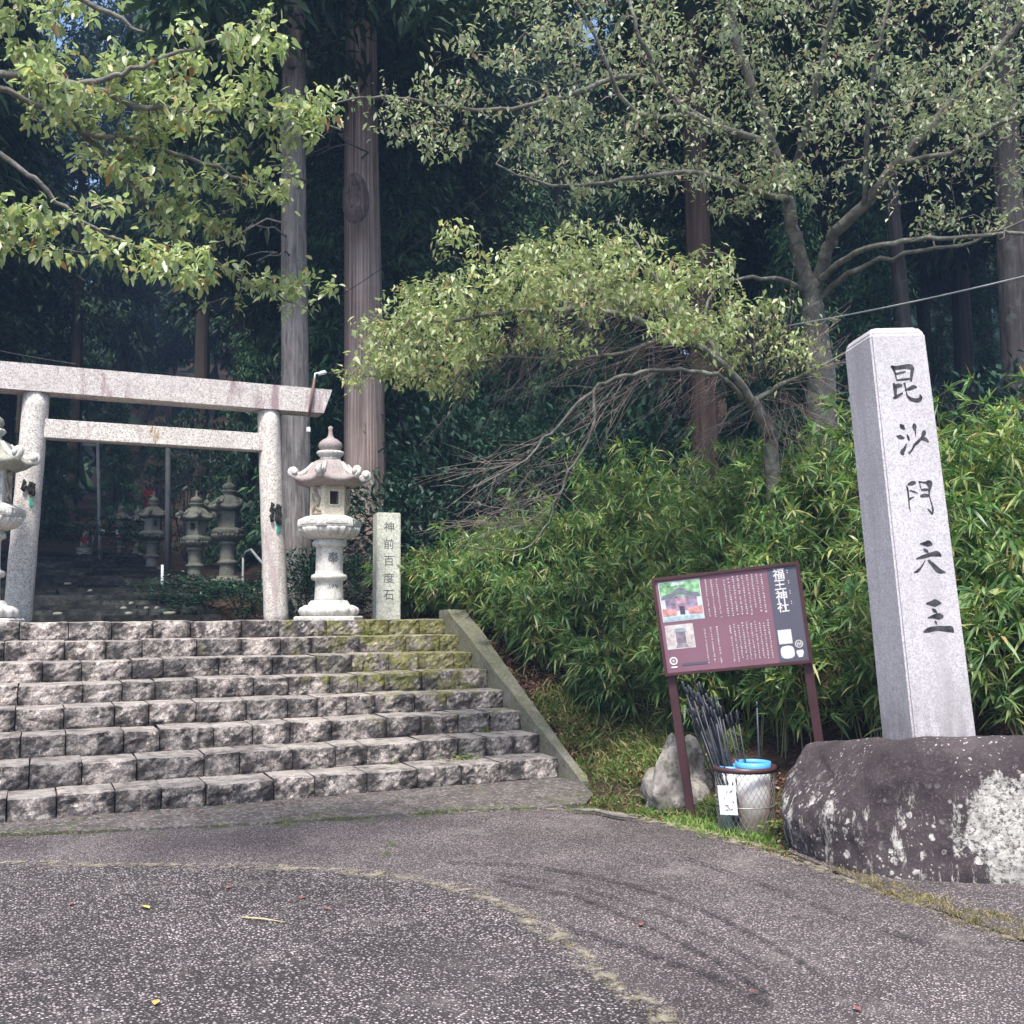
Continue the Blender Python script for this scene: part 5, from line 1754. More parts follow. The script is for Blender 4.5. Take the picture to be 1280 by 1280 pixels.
def cedar_trunk(seed, H, r0, r1, n=18, flute=.05):
    rr = random.Random(seed)
    mb = MB(); prof = []
    zs = [0, .15, .4, .9, 1.6] + [1.6 + (H - 1.6) * i / 12 for i in range(1, 13)]
    vs_, fs = [], []
    ph = [rr.uniform(0, 6) for _ in range(3)]
    for z in zs:
        t = z / H
        r_ = r0 * (1 - t) + r1 * t + r0 * .35 * math.exp(-z / .35)
        for k in range(n):
            w = 6.2832 * k / n
            q = r_ * (1 + flute * math.sin(5 * w + ph[0] + z * .05) + flute * .5 * math.sin(9 * w + ph[1]))
            vs_.append((q * math.cos(w) + .03 * math.sin(z * .4 + ph[2]), q * math.sin(w), z))
    for i in range(len(zs) - 1):
        for k in range(n):
            k2 = (k + 1) % n
            fs.append((i * n + k, i * n + k2, (i + 1) * n + k2, (i + 1) * n + k))
    mb.add(vs_, fs, True)
    return mb.mesh('trunk')
crowns = [cedar_crown(21, 8.5, 25, 3.0, 95, 80), cedar_crown(22, 7.0, 24, 3.3, 95, 80), cedar_crown(23, 10.5, 27, 2.8, 85, 80)]
tr_mesh = [cedar_trunk(31 + i, 24, .27, .06, 14) for i in range(3)]
for t in tr_mesh: t.materials.append(MAT['forest_bark'])
def dead_branches(seed, zlist, r_, parent, mat):
    rr = random.Random(seed)
    for z in zlist:
        a = rr.uniform(0, 6.2832)
        L = rr.uniform(.7, 2.0)
        mb = MB()
        dirv = Vector((math.cos(a), math.sin(a), 0)); s_ = Vector((-dirv.y, dirv.x, 0))
        pts = [dirv * (r_ * .8) + Vector((0, 0, z))]
        for i in range(1, 5):
            f_ = i / 4
            pts.append(dirv * (r_ * .8 + L * f_) + s_ * rr.gauss(0, .12) + Vector((0, 0, z + L * (.18 * f_ - .5 * f_ * f_) + rr.gauss(0, .05))))
        mb.tube(pts, [.022, .017, .013, .009, .004], 5, cap=False)
        for j in (2, 3):
            q = pts[j]
            e = q + s_ * rr.choice((-1, 1)) * rr.uniform(.2, .5) + dirv * .2 + Vector((0, 0, rr.uniform(-.4, .05)))
            mb.tube([q, (q + e) / 2 + Vector((0, 0, .04)), e], [.009, .006, .003], 4, cap=False)
        mb.build('dead_branch', mat, parent)
def near_cedar(px, py, zc, diam, tilt, matk, label, seed, H=26, crown=0, crown_dz=1.0, knot=None, zdead=()):
    p = P(px, py, zc)
    z = gz(p.x, p.y) - .15
    T = thing('cedar_tree', (p.x, p.y, z), label, 'tree')
    T.rotation_euler = (0, tilt, seed * .7) if False else (0, tilt, 0)
    me_ = cedar_trunk(seed, H, diam / 2, diam / 2 * .30, 40, .03)
    tr = link('trunk', me_, MAT[matk], T)
    cm, wm = crowns[crown]
    for nm, mm in (('crown', cm), ('limbs', wm)):
        o = bpy.data.objects.new(nm, mm); C.objects.link(o); o.parent = T
        o.location = (0, 0, crown_dz); o.rotation_euler = (0, 0, seed)
        if nm in ('crown', 'limbs'): stuff(o)
    dead_branches(seed, zdead, diam / 2 * .8, T, MAT['dead_twig'])
    return T, tr
T1, tr1 = near_cedar(455, 640, 17.0, .74, -.008, 'cedar_bark', 'thick straight cedar with smooth reddish bark and a dark knot scar behind the lantern', 41, crown=2, crown_dz=.3, zdead=(8.3, 8.9, 9.3, 9.6, 7.7))
# knot scar on the trunk
kp = P(447, 243, 16.62) - T1.location
kn = MB()
vw = Vector((-fw.x, -fw.y, 0)).normalized(); sd_ = Vector((-vw.y, vw.x, 0))
vs_ = []; fs = []
nk = 20
cc = kp
for j, (q, dep) in enumerate(((1.3, -.03), (1.0, .02), (.75, .02), (.5, -.05), (.0, -.09))):
    for k in range(nk):
        w = 6.2832 * k / nk
        vs_.append(cc + sd_ * (.17 * q * math.cos(w)) + Vector((0, 0, .34 * q * math.sin(w) - .04 * q)) + vw * (dep + .012 * math.sin(3 * w) * (q > .2) - .10 * (q * math.cos(w)) ** 2 * .8))
for j in range(4):
    for k in range(nk):
        k2 = (k + 1) % nk
        fs.append((j * nk + k, j * nk + k2, (j + 1) * nk + k2, (j + 1) * nk + k))
kn.add(vs_, fs, True)
kn.build('knot', MAT['knot_bark'], tr1)
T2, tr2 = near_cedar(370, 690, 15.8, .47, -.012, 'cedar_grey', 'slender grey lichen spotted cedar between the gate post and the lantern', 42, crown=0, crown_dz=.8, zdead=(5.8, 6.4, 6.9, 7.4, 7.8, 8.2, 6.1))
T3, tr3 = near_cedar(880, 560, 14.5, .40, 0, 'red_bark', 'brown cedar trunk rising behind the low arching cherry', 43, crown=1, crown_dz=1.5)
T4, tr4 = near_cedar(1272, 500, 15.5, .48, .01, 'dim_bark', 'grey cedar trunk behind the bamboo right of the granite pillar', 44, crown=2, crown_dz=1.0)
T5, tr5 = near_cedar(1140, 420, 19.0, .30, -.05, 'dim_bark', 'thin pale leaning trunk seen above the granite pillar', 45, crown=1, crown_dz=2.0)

# the forest behind
rf = random.Random(77)
placed = [(T1.location.x, T1.location.y), (T2.location.x, T2.location.y), (T3.location.x, T3.location.y), (T4.location.x, T4.location.y), (T5.location.x, T5.location.y)]
proto = None
cnt = 0
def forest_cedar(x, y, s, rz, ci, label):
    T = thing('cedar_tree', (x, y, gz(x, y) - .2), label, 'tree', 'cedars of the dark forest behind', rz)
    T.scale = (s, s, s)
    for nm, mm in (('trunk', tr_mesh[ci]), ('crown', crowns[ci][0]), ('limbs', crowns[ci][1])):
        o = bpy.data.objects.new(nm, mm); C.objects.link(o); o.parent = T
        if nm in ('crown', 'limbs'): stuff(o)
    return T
for (x, y, s_, ci) in [(-3.2, 17.0, 1.0, 0), (-3.6, 22.0, 1.05, 1), (-3.0, 28, .95, 2), (5.6, 21.5, .9, 1), (4.9, 27.0, 1.0, 0), (-5.6, 14.8, 1.0, 2), (4.6, 33, 1.0, 2), (-2.6, 34, 1.0, 1), (-7.5, 19, 1.1, 0), (-6, 25, 1, 1), (1.2, 43, 1.0, 0), (-1.2, 47, 1.0, 2)]:
    placed.append((x, y)); forest_cedar(x, y, s_, x * 3 + y, ci, 'dark cedar with straight trunk standing in the shaded forest behind the gate')
tries = 0
while cnt < 120 and tries < 6000:
    tries += 1
    a = rf.uniform(-42, 42)                      # degrees off the view axis
    dd = rf.uniform(22, 62) if rf.random() < .8 else rf.uniform(62, 90)
    x = math.sin(YAW + R(a)) * dd; y = math.cos(YAW + R(a)) * dd
    if y < 13.5: continue
    if -2.2 < x < 3.6 and y < 40: continue
    md = 2.7 + dd * .02
    if any((x - q[0]) ** 2 + (y - q[1]) ** 2 < md * md for q in placed): continue
    placed.append((x, y)); cnt += 1
    forest_cedar(x, y, rf.uniform(.75, 1.15), rf.uniform(0, 6.28), rf.randrange(3), 'dark cedar with straight trunk standing in the shaded forest behind the gate')

# evergreen shrubs and saplings under the trees
def shrub_mesh(seed, n, size, flat=.8, layers=0):
    rr = random.Random(seed)
    pts = []
    cl = [(rr.gauss(0, .42), rr.gauss(0, .42), .25 + rr.random() * flat, rr.uniform(.18, .36)) for _ in range(26)]
    for _ in range(n):
        c = rr.choice(cl)
        v = Vector((rr.gauss(0, 1), rr.gauss(0, 1), rr.gauss(0, 1))).normalized() * c[3] * rr.random() ** .4
        if layers: v.z *= .25
        pts.append((c[0] + v.x, c[1] + v.y, max(.03, c[2] + v.z)))
    pts = np.array(pts)
    n_ = len(pts)
    D = pts - np.array([0, 0, .3]); D = D / np.linalg.norm(D, axis=1, keepdims=True) + rand_unit(n_) * .7
    D[:, 2] -= .2
    N = rand_unit(n_) * .5; N[:, 2] += 1
    L = rng.uniform(size * .7, size * 1.25, n_)
    me_ = leaves_mesh('foliage', pts, D, N, L, L * .42, .15, TPL_FAR)
    st_ = MB()
    for c in cl[:9]:
        st_.tube([(0, 0, 0), (c[0] * .4, c[1] * .4, c[2] * .5), (c[0], c[1], c[2])], [.010, .007, .003], 4, cap=False)
    return me_, st_.mesh('stems')
SH = [shrub_mesh(1, 2600, .085), shrub_mesh(2, 2600, .085, 1.1), shrub_mesh(3, 2200, .07, 1.2, 1)]
for a, b in SH:
    b.materials.append(MAT['forest_bark'])
shm = {}
def shrub(loc, s, k, matk, label, group=None, cat='shrub', rz=0):
    T = thing('evergreen_shrub', loc, label, cat, group, rz)
    T.scale = s if hasattr(s, '__len__') else (s, s, s)
    if (k, matk) not in shm:
        mm = SH[k][0].copy(); mm.materials.clear(); mm.materials.append(MAT[matk]); shm[(k, matk)] = mm
    o = bpy.data.objects.new('foliage', shm[(k, matk)]); C.objects.link(o); o.parent = T; stuff(o)
    o = bpy.data.objects.new('stems', SH[k][1]); C.objects.link(o); o.parent = T; stuff(o)
    return T
def at(px, zc):
    p = P(px, 700, zc)
    return Vector((p.x, p.y, gz(p.x, p.y) - .05))
for (px, zc, s, k, lab) in [
        (530, 15.5, (1.6, 1.6, 1.7), 0, 'dark blue green shrub filling the gap behind the small inscribed stone'),
        (600, 16.5, (1.9, 1.9, 2.2), 1, 'dark leafy shrub behind the drooping bare cherry twigs'),
        (690, 15.0, (1.7, 1.7, 2.0), 0, 'dark shrub rising behind the bamboo bank'),
        (780, 15.5, (1.8, 1.8, 2.2), 1, 'dark shrub between the bamboo and the brown cedar trunk'),
        (960, 15.0, (1.6, 1.6, 1.6), 0, 'shaded shrub at the foot of the forked cherry'),
        (1060, 15.5, (1.8, 1.8, 1.8), 1, 'shaded shrub behind the granite pillar'),
        (420, 14.6, (1.0, 1.0, .85), 0, 'low shrub between lantern shaft and inscribed stone'),
        (385, 13.9, (.8, .8, .7), 1, 'low shrub behind the carved lantern shaft'),
        (305, 15.2, (1.1, 1.1, .55), 0, 'low green bush inside the gate beside the post'),
        (255, 16.0, (1.1, 1.1, .45), 1, 'low spreading bush inside the gate below the lanterns'),
        (150, 22.5, (1.5, 1.5, .8), 2, 'low bush beside the dark steps below the small lanterns'),
        (330, 22, (1.8, 1.8, 3.2), 2, 'dark tall bush behind the tallest shaded lantern'),
        (230, 27, (1.6, 1.6, 3.0), 2, 'dark sapling hanging over the shaded lanterns'),
        (195, 24, (.9, .9, 2.4), 2, 'slim dark sapling beside the red banner'),
        (25, 27, (1.6, 1.6, 2.2), 1, 'dark bush left of the long forest steps'),
        (1230, 14, (1.8, 1.8, 1.7), 0, 'shaded shrub below the grey cedar trunk'),
        (1340, 14, (2.0, 2.0, 2.0), 1, 'shaded shrub beyond the bamboo thicket')]:
    shrub(at(px, zc), s, k, 'shrub_leaf', lab, rz=px)
# bright lime shrub beside the pillar
for (px, py, zc, s, lab) in [(1262, 600, 8.6, (.75, .75, .72), 'bright lime green layered shrub above the bamboo beside the pillar'), (1335, 590, 8.9, (.9, .9, .9), 'lime green shrub at the far end of the bamboo thicket')]:
    p = P(px, py, zc)
    z = gz(p.x, p.y)
    top_ = P(px, 505, zc).z
    T = shrub((p.x, p.y, z), (s[0], s[1], (top_ - z) / 1.45), 2, 'lime_leaf', lab, rz=px)
# mid-storey conifers in the gaps of the forest
young = []
for cm, wm in crowns:
    mm = cm.copy(); mm.materials.clear(); mm.materials.append(MAT['conifer_leaf']); young.append(mm)
for (px, zc, h) in [(600, 19, 5.5), (700, 20, 6.5), (520, 21, 6), (780, 19, 5.5), (300, 25, 6), (400, 20, 6), (410, 21, 9), (560, 24, 9), (425, 18.5, 9.5), (500, 19, 10), (660, 26, 10), (1010, 18, 7), (1100, 20, 8), (930, 20, 5), (1090, 24, 5.5), (1190, 26, 5), (60, 32, 6), (140, 38, 6), (330, 33, 7), (480, 30, 8), (640, 33, 9), (860, 28, 7), (1000, 30, 8), (1240, 28, 6)]:
    p = at(px, zc)
    T = thing('young_conifer', p, 'young shaded conifer growing between the dark trunks', 'tree', 'young conifers in the forest gaps', px)
    T.scale = (h / 18, h / 18, h / 18)
    ci = px % 3
    z0 = (8.5, 7.0, 10.5)[ci]
    for nm, mm in (('crown', young[ci]), ('limbs', crowns[ci][1]), ('trunk', tr_mesh[ci])):
        o = bpy.data.objects.new(nm, mm); C.objects.link(o); o.parent = T
        if nm in ('crown', 'limbs'): stuff(o)
        if nm != 'trunk': o.location = (0, 0, -z0 + 1.5)
        else: o.scale = (.4, .4, .8)

# far wooded hillside as one mass
N_ = 26000
xs = rng.uniform(-90, 170, N_); ys = rng.uniform(62, 130, N_)
zs = ground(xs, ys) + rng.uniform(0, 1, N_) ** .6 * (16 + 6 * np.sin(xs * .35) * np.cos(ys * .4))
D = rand_unit(N_); D[:, 2] -= .4
Nn = rand_unit(N_); Nn[:, 2] += .6
L = rng.uniform(1.2, 2.6, N_)
me_ = leaves_mesh('distant_woods', np.stack([xs, ys, zs], 1), D, Nn, L, L * .6, .2, TPL_FAR)
fw_ = link('distant_woods', me_, MAT['cedar_leaf'])
tag(fw_, 'dense distant woods closing off the hillside behind the cedars', 'woods', None, 'stuff')


# ------------------------------------------------------------------ small things along the path behind the gate
MAT['red_cloth'] = simple('red_cloth', (.24, .025, .03), .85, .1, .3)
MAT['red_orange'] = simple('red_orange', (.34, .075, .035), .7, .2, .3)
MAT['pole'] = simple('pale_pole', (.22, .23, .23), .6, .3)
MAT['dark_pole'] = simple('dark_pole', (.06, .065, .07), .7, .2)
def pole(name, px, y0, y1, zc, r_, mat, label, dx=0):
    a = P(px, y1, zc); b = P(px + dx, y0, zc)
    z = min(gz(a.x, a.y), a.z) - .1
    T = thing(name, (a.x, a.y, z), label, 'pole')
    MB().tube([(0, 0, 0), Vector((b.x - a.x, b.y - a.y, b.z - z))], [r_, r_ * .8], 8).build('shaft', mat, T)
    MB().lathe([(r_ * 2.2, 0), (r_ * 2.2, .15), (r_ * 1.2, .18)], 10).build('foot', mat, T)
    return T, b
tp1, b = pole('lamp_pole', 127, 551, 683, 24, .045, MAT['pole'], 'slim pale lamp pole beside the dark steps behind the gate', -5)
MB().box(Vector((b.x, b.y, b.z)) - tp1.location + Vector((-.18, -.05, -.12)), (.30, .10, .07), bevel=.02).build('lamp_head', MAT['pole'], tp1)
pole('post', 210, 560, 742, 19.5, .06, MAT['dark_pole'], 'dark upright post between the shaded lanterns behind the gate')
pole('marker_post', 203, 706, 741, 18.5, .03, MAT['white_plastic'], 'short white marker post at the edge of the dark steps')
# guardian statue with a red bib on a pedestal
pg = P(107, 674, 25.5)
T = thing('guardian_statue', (pg.x, pg.y, pg.z - .25), 'seated stone guardian figure with a red bib on a pedestal', 'statue', None, -.2)
T.scale = (.62, .62, .62)
T.location.z = gz(pg.x, pg.y) - .03
MB().box((0, 0, .12), (.75, .6, .3), bevel=.02).build('plinth', MAT['lantern_dark'], T)
MB().box((0, 0, .42), (.60, .48, .34), bevel=.02).build('pedestal', MAT['lantern_dark'], T)
MB().box((0, -.243, .42), (.34, .01, .2)).build('plaque', MAT['lantern_green'], T)
bd = MB()
bd.lathe([(.17, .58), (.20, .66), (.18, .80), (.13, .94), (.10, 1.02), (.12, 1.08), (.125, 1.16), (.10, 1.24), (.04, 1.29)], 20)
for s in (-1, 1):
    bd.tube([(s * .09, -.12, .86), (s * .11, -.20, .74), (s * .10, -.22, .59)], [.05, .045, .05], 8)
    bd.tube([(s * .07, 0, 1.22), (s * .095, -.01, 1.31), (s * .10, 0, 1.35)], [.035, .025, .006], 6)
bd.tube([(0, -.08, 1.13), (0, -.16, 1.11), (0, -.19, 1.10)], [.07, .055, .035], 8)
bd.tube([(.14, .12, .62), (.26, .10, .78), (.28, .08, .98), (.24, .06, 1.10)], [.05, .06, .05, .02], 8)
bd.build('body', MAT['lantern_dark'], T)
bb = MB().lathe([(.215, .76), (.20, .86), (.15, .98), (.115, 1.03)], 20, cap=False)
bb.build('bib', MAT['red_cloth'], T)
# red lantern boxes and a banner
pg = P(136, 672, 25.0)
for i, dx in enumerate((-.13, .16)):
    T = thing('red_lantern_box', (pg.x + dx, pg.y, pg.z - .05), 'small red and cream box lantern beside the guardian statue', 'lantern', 'red box lanterns by the statue')
    MB().box((0, 0, .20), (.17, .17, .30), bevel=.015).build('shade', MAT['red_orange'], T)
    MB().box((0, 0, .365), (.20, .20, .03)).build('cap', MAT['dark_pole'], T)
    MB().box((0, 0, .0), (.05, .05, .12)).build('leg', MAT['dark_pole'], T)
    MB().box((0, -.087, .20), (.09, .004, .18)).build('panel', MAT['white_print'], T)
pg = P(187, 640, 24.5); zg = gz(pg.x, pg.y)
T = thing('banner', (pg.x, pg.y, zg - .1), 'narrow dull red banner on a pole among the shaded lanterns', 'banner')
hh = P(187, 610, 24.5).z - zg
MB().tube([(.14, 0, 0), (.14, 0, hh + .15)], .018, 8).build('pole', MAT['dark_pole'], T)
m = MB(); vs_ = []
for i in range(9):
    z = hh + .05 - i * .085
    for j in range(4):
        vs_.append((-.14 + .27 * j / 3, .02 * math.sin(i * .9 + j), z))
m.add(vs_, [(i * 4 + j, i * 4 + j + 1, (i + 1) * 4 + j + 1, (i + 1) * 4 + j) for i in range(8) for j in range(3)])
m.build('cloth', MAT['red_cloth'], T)
q = MB()
for i in range(3):
    q.box((0, -.03, hh - .08 - i * .2), (.12, .004, .02)); q.box((0, -.03, hh - .14 - i * .2), (.10, .004, .02)); q.box((0, -.03, hh - .11 - i * .2), (.02, .004, .10))
q.build('printed_mark', MAT['white_print'], T)
# bent handrail inside the gate
T = thing('handrail', P(318, 700, 16.5), 'bent pale pipe handrail inside the gate beside the post', 'handrail')
o_ = T.location
zg = gz(o_.x, o_.y) - .1 - o_.z
MB().tube([Vector(P(303, 697, 17.5)) - o_, Vector(P(308, 690, 17.2)) - o_, Vector(P(314, 687, 16.9)) - o_, Vector(P(322, 697, 16.5)) - o_, Vector(P(330, 706, 16.0)) - o_], .022, 8).build('rail', MAT['pole'], T)
a = Vector(P(304, 697, 17.4)) - o_
MB().tube([a, Vector((a.x, a.y, zg))], .02, 8).build('leg', MAT['pole'], T)
a = Vector(P(329, 705, 16.05)) - o_
MB().tube([a, Vector((a.x, a.y, zg))], .02, 8).build('leg', MAT['pole'], T)
# pale fallen stones / leaves on the dark steps
rr = random.Random(4)
for (px, py) in [(155, 757), (164, 754), (161, 763), (183, 757), (196, 757), (215, 763), (212, 771), (72, 770), (85, 730), (113, 738)]:
    d = ray(px, py)
    # meet the flight of steps
    y = 14.6; best = None
    for k in range(22):
        z = float(path_z(np.array([14.6 + k * .62 + .62]))[0]) + .012
        yf = 14.6 + k * .62 + .12
        q = CAM + d * (yf / d.y)
        if q.z <= z + .06: best = Vector((q.x, yf, z)); break
    if best is None: continue
    o = MB()
    s = rr.uniform(.035, .075)
    o.lathe([(s * .55, -.02), (s, .01), (s * .85, .03), (s * .4, .04)], 8, mod=lambda w, r_, z: 1 + .25 * math.sin(3 * w + px))
    ob = o.build('pale_stone', MAT['lantern_dark'], None, (0, 0, 0))
    ob.location = best
    tag(ob, 'pale loose stone lying on the dark forest steps', 'stone', 'loose stones on the dark steps')


# ------------------------------------------------------------------ overhead cables
def cable(name, a, b, sag, r_, mat, label):
    pts = []
    for i in range(25):
        t = i / 24
        p = a.lerp(b, t); p.z -= sag * 4 * t * (1 - t)
        pts.append(p)
    o = MB().tube(pts, r_, 6).build(name, mat, None, tuple(a))
    return tag(o, label, 'cable')
cable('cable', P(1330, 333, 9.3), P(980, 408, 10.85), .03, .009, MAT['cable'], 'pale overhead cable passing behind the pillar to the forked cherry trunk')
cable('cable', PY(407, 466, yl - .05), P(600, 455, 14.0), .10, .006, MAT['black_cable'], 'thin dark cable running from the gate lamp past the thick cedar')
cable('cable', P(-60, 425, 12.5), PY(95, 455, YT - .1), .02, .006, MAT['black_cable'], 'thin dark cable above the gate lintel')
cable('cable', P(418, 375, 16.5), P(640, 215, 14.5), .05, .006, MAT['black_cable'], 'thin dark cable slanting across the thick cedar trunk')


# ------------------------------------------------------------------ ground cover
def grass(name, spots, mat, h0, h1, label, parent=None):
    """spots: list of (x, y, z, n, spread)"""
    PA, D, LL = [], [], []
    for (x, y, z, n, sp) in spots:
        for _ in range(n):
            px_, py_ = x + random.gauss(0, sp), y + random.gauss(0, sp)
            zz = z if z is not None else gz(px_, py_) + .0
            PA.append((px_, py_, zz - .01))
            D.append((random.gauss(0, .55), random.gauss(0, .55), 1))
            LL.append(random.uniform(h0, h1))
    n_ = len(PA)
    LL = np.array(LL)
    me_ = leaves_mesh(name, np.array(PA), np.array(D), rand_unit(n_), LL, np.maximum(.004, LL * .06), rng.uniform(.2, .9, n_), TPL_BLADE)
    o = link(name, me_, mat, parent)
    tag(o, label, 'grass', None, 'stuff')
    return o
sp = []
for (px, py, n, s) in [(850, 1022, 160, .10), (890, 1030, 200, .10), (930, 1036, 200, .09), (870, 1015, 160, .12), (905, 1015, 160, .12), (940, 1020, 140, .08), (830, 1005, 90, .10), (800, 1008, 50, .1), (960, 1040, 80, .06), (970, 1050, 40, .05), (985, 985, 50, .05)]:
    p = G(px, py, .03); sp.append((p.x, p.y, None, n, s))
grass('grass', [(a, b, c, n * 4, d * 1.15) for a, b, c, n, d in sp], MAT['lush_grass'], .05, .15, 'short bright green grass at the road edge below the board')
sp = []
for (px, py, n, s) in [(740, 1000, 110, .09), (765, 1003, 100, .08), (725, 995, 50, .06), (790, 990, 60, .10), (700, 1006, 50, .06), (620, 1008, 46, .05), (655, 1006, 46, .05), (520, 1020, 46, .06), (470, 1024, 40, .06), (360, 1030, 60, .04), (355, 1022, 30, .02), (255, 1036, 24, .05), (120, 1040, 46, .10), (190, 1042, 46, .10), (60, 1036, 40, .1), (490, 1055, 40, .02), (484, 1066, 30, .02), (580, 1010, 40, .05)]:
    p = G(px, py, .012); sp.append((p.x, p.y, None if px > 690 else .012, n, s))
grass('grass', sp, MAT['grass'], .02, .07, 'sparse low grass growing along the edge of the concrete apron')
sp = []
for i in range(0, len(sm), 1):
    n = 3 + int(16 * max(0, math.sin(i * .9 + 1)))
    sp.append((sm[i][0], sm[i][1], .006, n, .03))
for p in EDGE[60:100]: sp.append((p[0] + .03, p[1], .004, 26, .035))
for (px, py, n, s) in [(1120, 1112, 60, .05), (1150, 1122, 90, .07), (1190, 1128, 70, .06), (1210, 1150, 120, .06), (1250, 1160, 120, .06), (1100, 1100, 60, .04), (1060, 1085, 60, .04), (1030, 1074, 50, .04), (1130, 1102, 60, .04), (1180, 1105, 40, .05), (1240, 1108, 50, .05), (1275, 1150, 90, .07), (1230, 1130, 60, .08)]:
    p = G(px, py, .006); sp.append((p.x, p.y, .006, n, s))
tuft = []
for (px, py, n, sd2) in [(712, 985, 120, .06), (735, 990, 200, .09), (760, 985, 200, .10), (785, 985, 160, .10), (745, 970, 140, .10), (775, 965, 120, .10), (800, 1000, 120, .08), (730, 1000, 160, .07), (760, 1005, 160, .07), (800, 970, 80, .1)]:
    p = G(px, py, .08); tuft.append((p.x, p.y, None, n, sd2))
grass('grass', tuft, MAT['grass'], .04, .15, 'tufted green grass around the foot of the stair kerb')
moss = []
for i, p in enumerate(EDGE[8:46]):
    if math.sin(i * .55) > -.5: moss.append((p[0], p[1] + .04 + .03 * math.sin(i), .014, int(110 + 80 * math.sin(i * .9)), .05))
grass('verge_moss', moss, MAT['grass'], .015, .05, 'patchy moss and tiny grass along the front edge of the concrete apron')
grass('dry_grass', sp, MAT['dry_grass'], .015, .05, 'straw coloured dry grass in the asphalt seam and beside the boulder')
yel = []
for i in range(60):
    t = i / 59
    px = 1040 + 250 * t
    for k in range(2):
        py = float(np.interp(px, [1040, 1075, 1180, 1290], [1080, 1102, 1138, 1176])) - random.uniform(-3, 22) * (.4 + .6 * t)
        p = G(px + random.uniform(-6, 6), py, .015)
        yel.append((p.x, p.y, .014, int(6 + 26 * random.random() ** 2), .03))
grass('dry_grass', yel, MAT['dry_grass'], .02, .075, 'yellowed grass tufts on the gravel between the road edge and the boulder')
# weeds on the bank beside the kerb
sp = []
for _ in range(900):
    x = random.uniform(4.4, 5.6); y = random.uniform(7.0, 9.6)
    if x < 4.47 + (y - 7.4) * .06: continue
    sp.append((x, y, None, 8, .05))
grass('bank_weeds', sp, MAT['grass'], .07, .30, 'mixed weeds and grass on the low bank between kerb and board')
sp = []
for _ in range(260):
    x = random.uniform(4.65, 5.7); y = random.uniform(7.2, 11.3)
    sp.append((x, y, None, 5, .06))
grass('bank_straw', sp, MAT['dry_grass'], .10, .28, 'dead straw and stalks lying on the bank beside the kerb')
# little plants in the step joints
def sprig(p, n, s, label, mat='grass', name='weed'):
    n_ = n
    pts = np.array([tuple(p)] * n_) + rng.normal(size=(n_, 3)) * np.array([s, s * .5, s * .25])
    pts[:, 2] = np.maximum(pts[:, 2], p[2] + .004)
    D = rand_unit(n_); D[:, 2] = abs(D[:, 2]) * .6
    N = rand_unit(n_) * .5; N[:, 2] += 1
    L = rng.uniform(.02, .05, n_)
    me_ = leaves_mesh(name, pts - np.array(p), D, N, L, L * .6, .2, TPL_NEAR)
    o = link(name, me_, MAT[mat], None, tuple(p))
    return tag(o, label, 'weed', None, 'stuff')
sprig((PY(572, 948, SY + TR - .05).x, SY + TR * 1 - .06, RI + .005), 90, .10, 'bright green weed sprouting on the second step')
sprig((PY(490, 945, SY + TR - .05).x, SY + TR * 1 - .05, RI + .005), 24, .03, 'small weed in the riser joint of the second step')
sprig((PY(607, 912, SY + 2 * TR - .05).x, SY + TR * 2 - .06, 2 * RI + .005), 30, .05, 'small weed at the end of the third step near the kerb')
sprig((PY(462, 793, SYT - .05).x, SYT - .05, TOP - RI + .008), 16, .02, 'tiny weed under the top step')
pw = G(1218, 1092)
o = sprig((pw.x, pw.y, .01), 10, .05, 'small bright green seedling at the foot of the boulder', 'lime_leaf')
pw = G(985, 1050)
o = sprig((pw.x - .03, pw.y + .1, .08), 60, .08, 'leafy weed against the left flank of the boulder', 'grass')
# leaf litter
def litter(name, region, n, label, size=.05):
    PA = []
    for _ in range(n):
        x, y = region()
        PA.append((x, y, gz(x, y) + random.uniform(.005, .035)))
    n_ = len(PA)
    D = rand_unit(n_); D[:, 2] *= .35
    N = rand_unit(n_) * .5; N[:, 2] += 1
    L = rng.uniform(size * .6, size * 1.3, n_)
    me_ = leaves_mesh(name, np.array(PA), D, N, L, L * .55, .2, TPL_FAR)
    o = link(name, me_, MAT['litter'])
    return tag(o, label, 'leaf litter', None, 'stuff')
litter('leaf_litter', lambda: (random.uniform(4.56, 5.5), random.uniform(7.3, 11.4)), 5200, 'brown fallen leaves covering the bank along the stair kerb')
litter('leaf_litter', lambda: (random.uniform(4.02, 5.2), random.uniform(4.6, 7.4)), 1100, 'sparse brown leaves on the verge under the board and behind the boulder', .04)
PA = np.array([(random.uniform(SX0, 4.2), SY - abs(random.gauss(0, .35)) - .02, .02) for _ in range(170)] + [(random.uniform(SX0, SX1), SY + k * TR - random.uniform(.02, .10), k * RI + .02) for k in range(1, 8) for _ in range(14)])
Dl = rand_unit(len(PA)); Dl[:, 2] *= .2
Nl = rand_unit(len(PA)) * .4; Nl[:, 2] += 1
Ll = rng.uniform(.02, .045, len(PA))
tag(link('leaf_debris', leaves_mesh('leaf_debris', PA, Dl, Nl, Ll, Ll * .5, .1, TPL_FAR), MAT['litter']), 'dry leaf crumbs scattered on the concrete apron and steps', 'leaf litter', None, 'stuff')
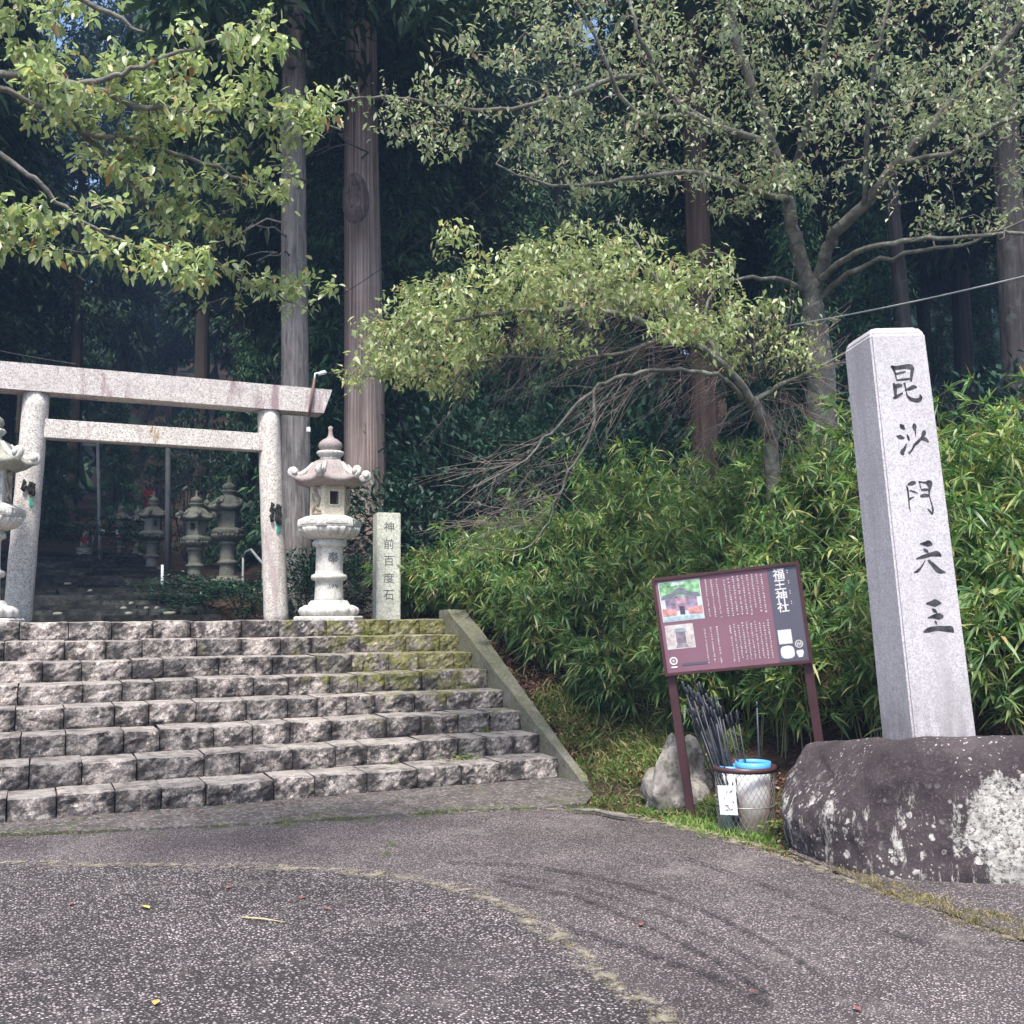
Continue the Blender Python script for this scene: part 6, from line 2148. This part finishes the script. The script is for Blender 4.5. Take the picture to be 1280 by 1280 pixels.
# single leaves and a straw on the asphalt
def fallen(px, py, col, s, ang, label):
    p = G(px, py, .006)
    n_ = 1
    me_ = leaves_mesh('fallen_leaf', np.zeros((1, 3)), np.array([[math.cos(ang), math.sin(ang), .15]]), np.array([[0.1, .2, 1.0]]), np.array([s]), np.array([s * .6]), 0.1, TPL_NEAR)
    o = link('fallen_leaf', me_, simple('leaf_' + str(px), col, .6, .3), None, (p.x, p.y, .012))
    tag(o, label, 'leaf')
fallen(187, 1137, (.62, .55, .12), .075, 2.2, 'yellow leaf with a stalk lying on the dark asphalt')
fallen(193, 1258, (.55, .36, .12), .05, 1.2, 'small orange yellow leaf lying in the pale dusty patch of asphalt')
for (px, py) in [(287, 1109), (358, 1129), (381, 1122), (407, 1136), (527, 1139), (92, 1130), (936, 1243), (1076, 1265), (802, 1155)]:
    p = G(px, py, .006)
    me_ = leaves_mesh('fallen_leaf', np.zeros((1, 3)), np.array([[math.cos(px), math.sin(px), .12]]), np.array([[0.1, .2, 1.0]]), np.array([.045]), np.array([.026]), 0.1, TPL_NEAR)
    o = link('fallen_leaf', me_, MAT.setdefault('red_leaf', simple('dull_red_leaf', (.30, .10, .09), .7, .2)), None, (p.x, p.y, .012))
    tag(o, 'small dull red leaf scattered on the asphalt', 'leaf', 'red leaves on the asphalt')
a = G(302, 1147, .01); b = G(356, 1153, .01)
o = MB().tube([(0, 0, 0), ((b - a) * .5 + Vector((0, 0, .004))), (b - a)], [.004, .004, .002], 6).build('straw', simple('straw', (.50, .40, .24), .7, .2))
o.location = (a.x, a.y, .012)
tag(o, 'pale dry straw stalk lying on the dark asphalt', 'stalk')
a = G(762, 1019, .01)
rt_ = [G(x, y, .02) - a for x, y in ((716, 1014), (745, 1015), (770, 1021), (796, 1025))]
o = MB().tube(rt_, [.008, .014, .016, .007], 7).build('dead_branch', MAT['dead_twig'])
o.location = (a.x, a.y, .022)
tag(o, 'pale dead stick lying along the road edge beside the apron', 'stick')

# ------------------------------------------------------------------ damp bluish air
m = MB().box((20, 85, 43), (500, 490, 94))
hz = m.build('haze', None)
hm = bpy.data.materials.new('haze_air'); hm.use_nodes = True
hn = hm.node_tree; hn.nodes.remove(hn.nodes['Principled BSDF'])
pv = hn.nodes.new('ShaderNodeVolumePrincipled')
pv.inputs['Color'].default_value = (.36, .58, 1.0, 1)
pv.inputs['Density'].default_value = HAZE
pv.inputs['Anisotropy'].default_value = 0.0
hn.links.new(pv.outputs[0], hn.nodes['Material Output'].inputs['Volume'])
hz.data.materials.append(hm)
tag(hz, 'thin bluish haze in the damp forest air', 'haze', None, 'stuff')

print('DIAG bamboo leaves', nb, 'forest', cnt, 'objects', len(bpy.data.objects))
print('DIAG torii', [tuple(round(c, 2) for c in p) for p in pb + pt], 'boulder', tuple(pbd), 'sign', Wb, Hb)
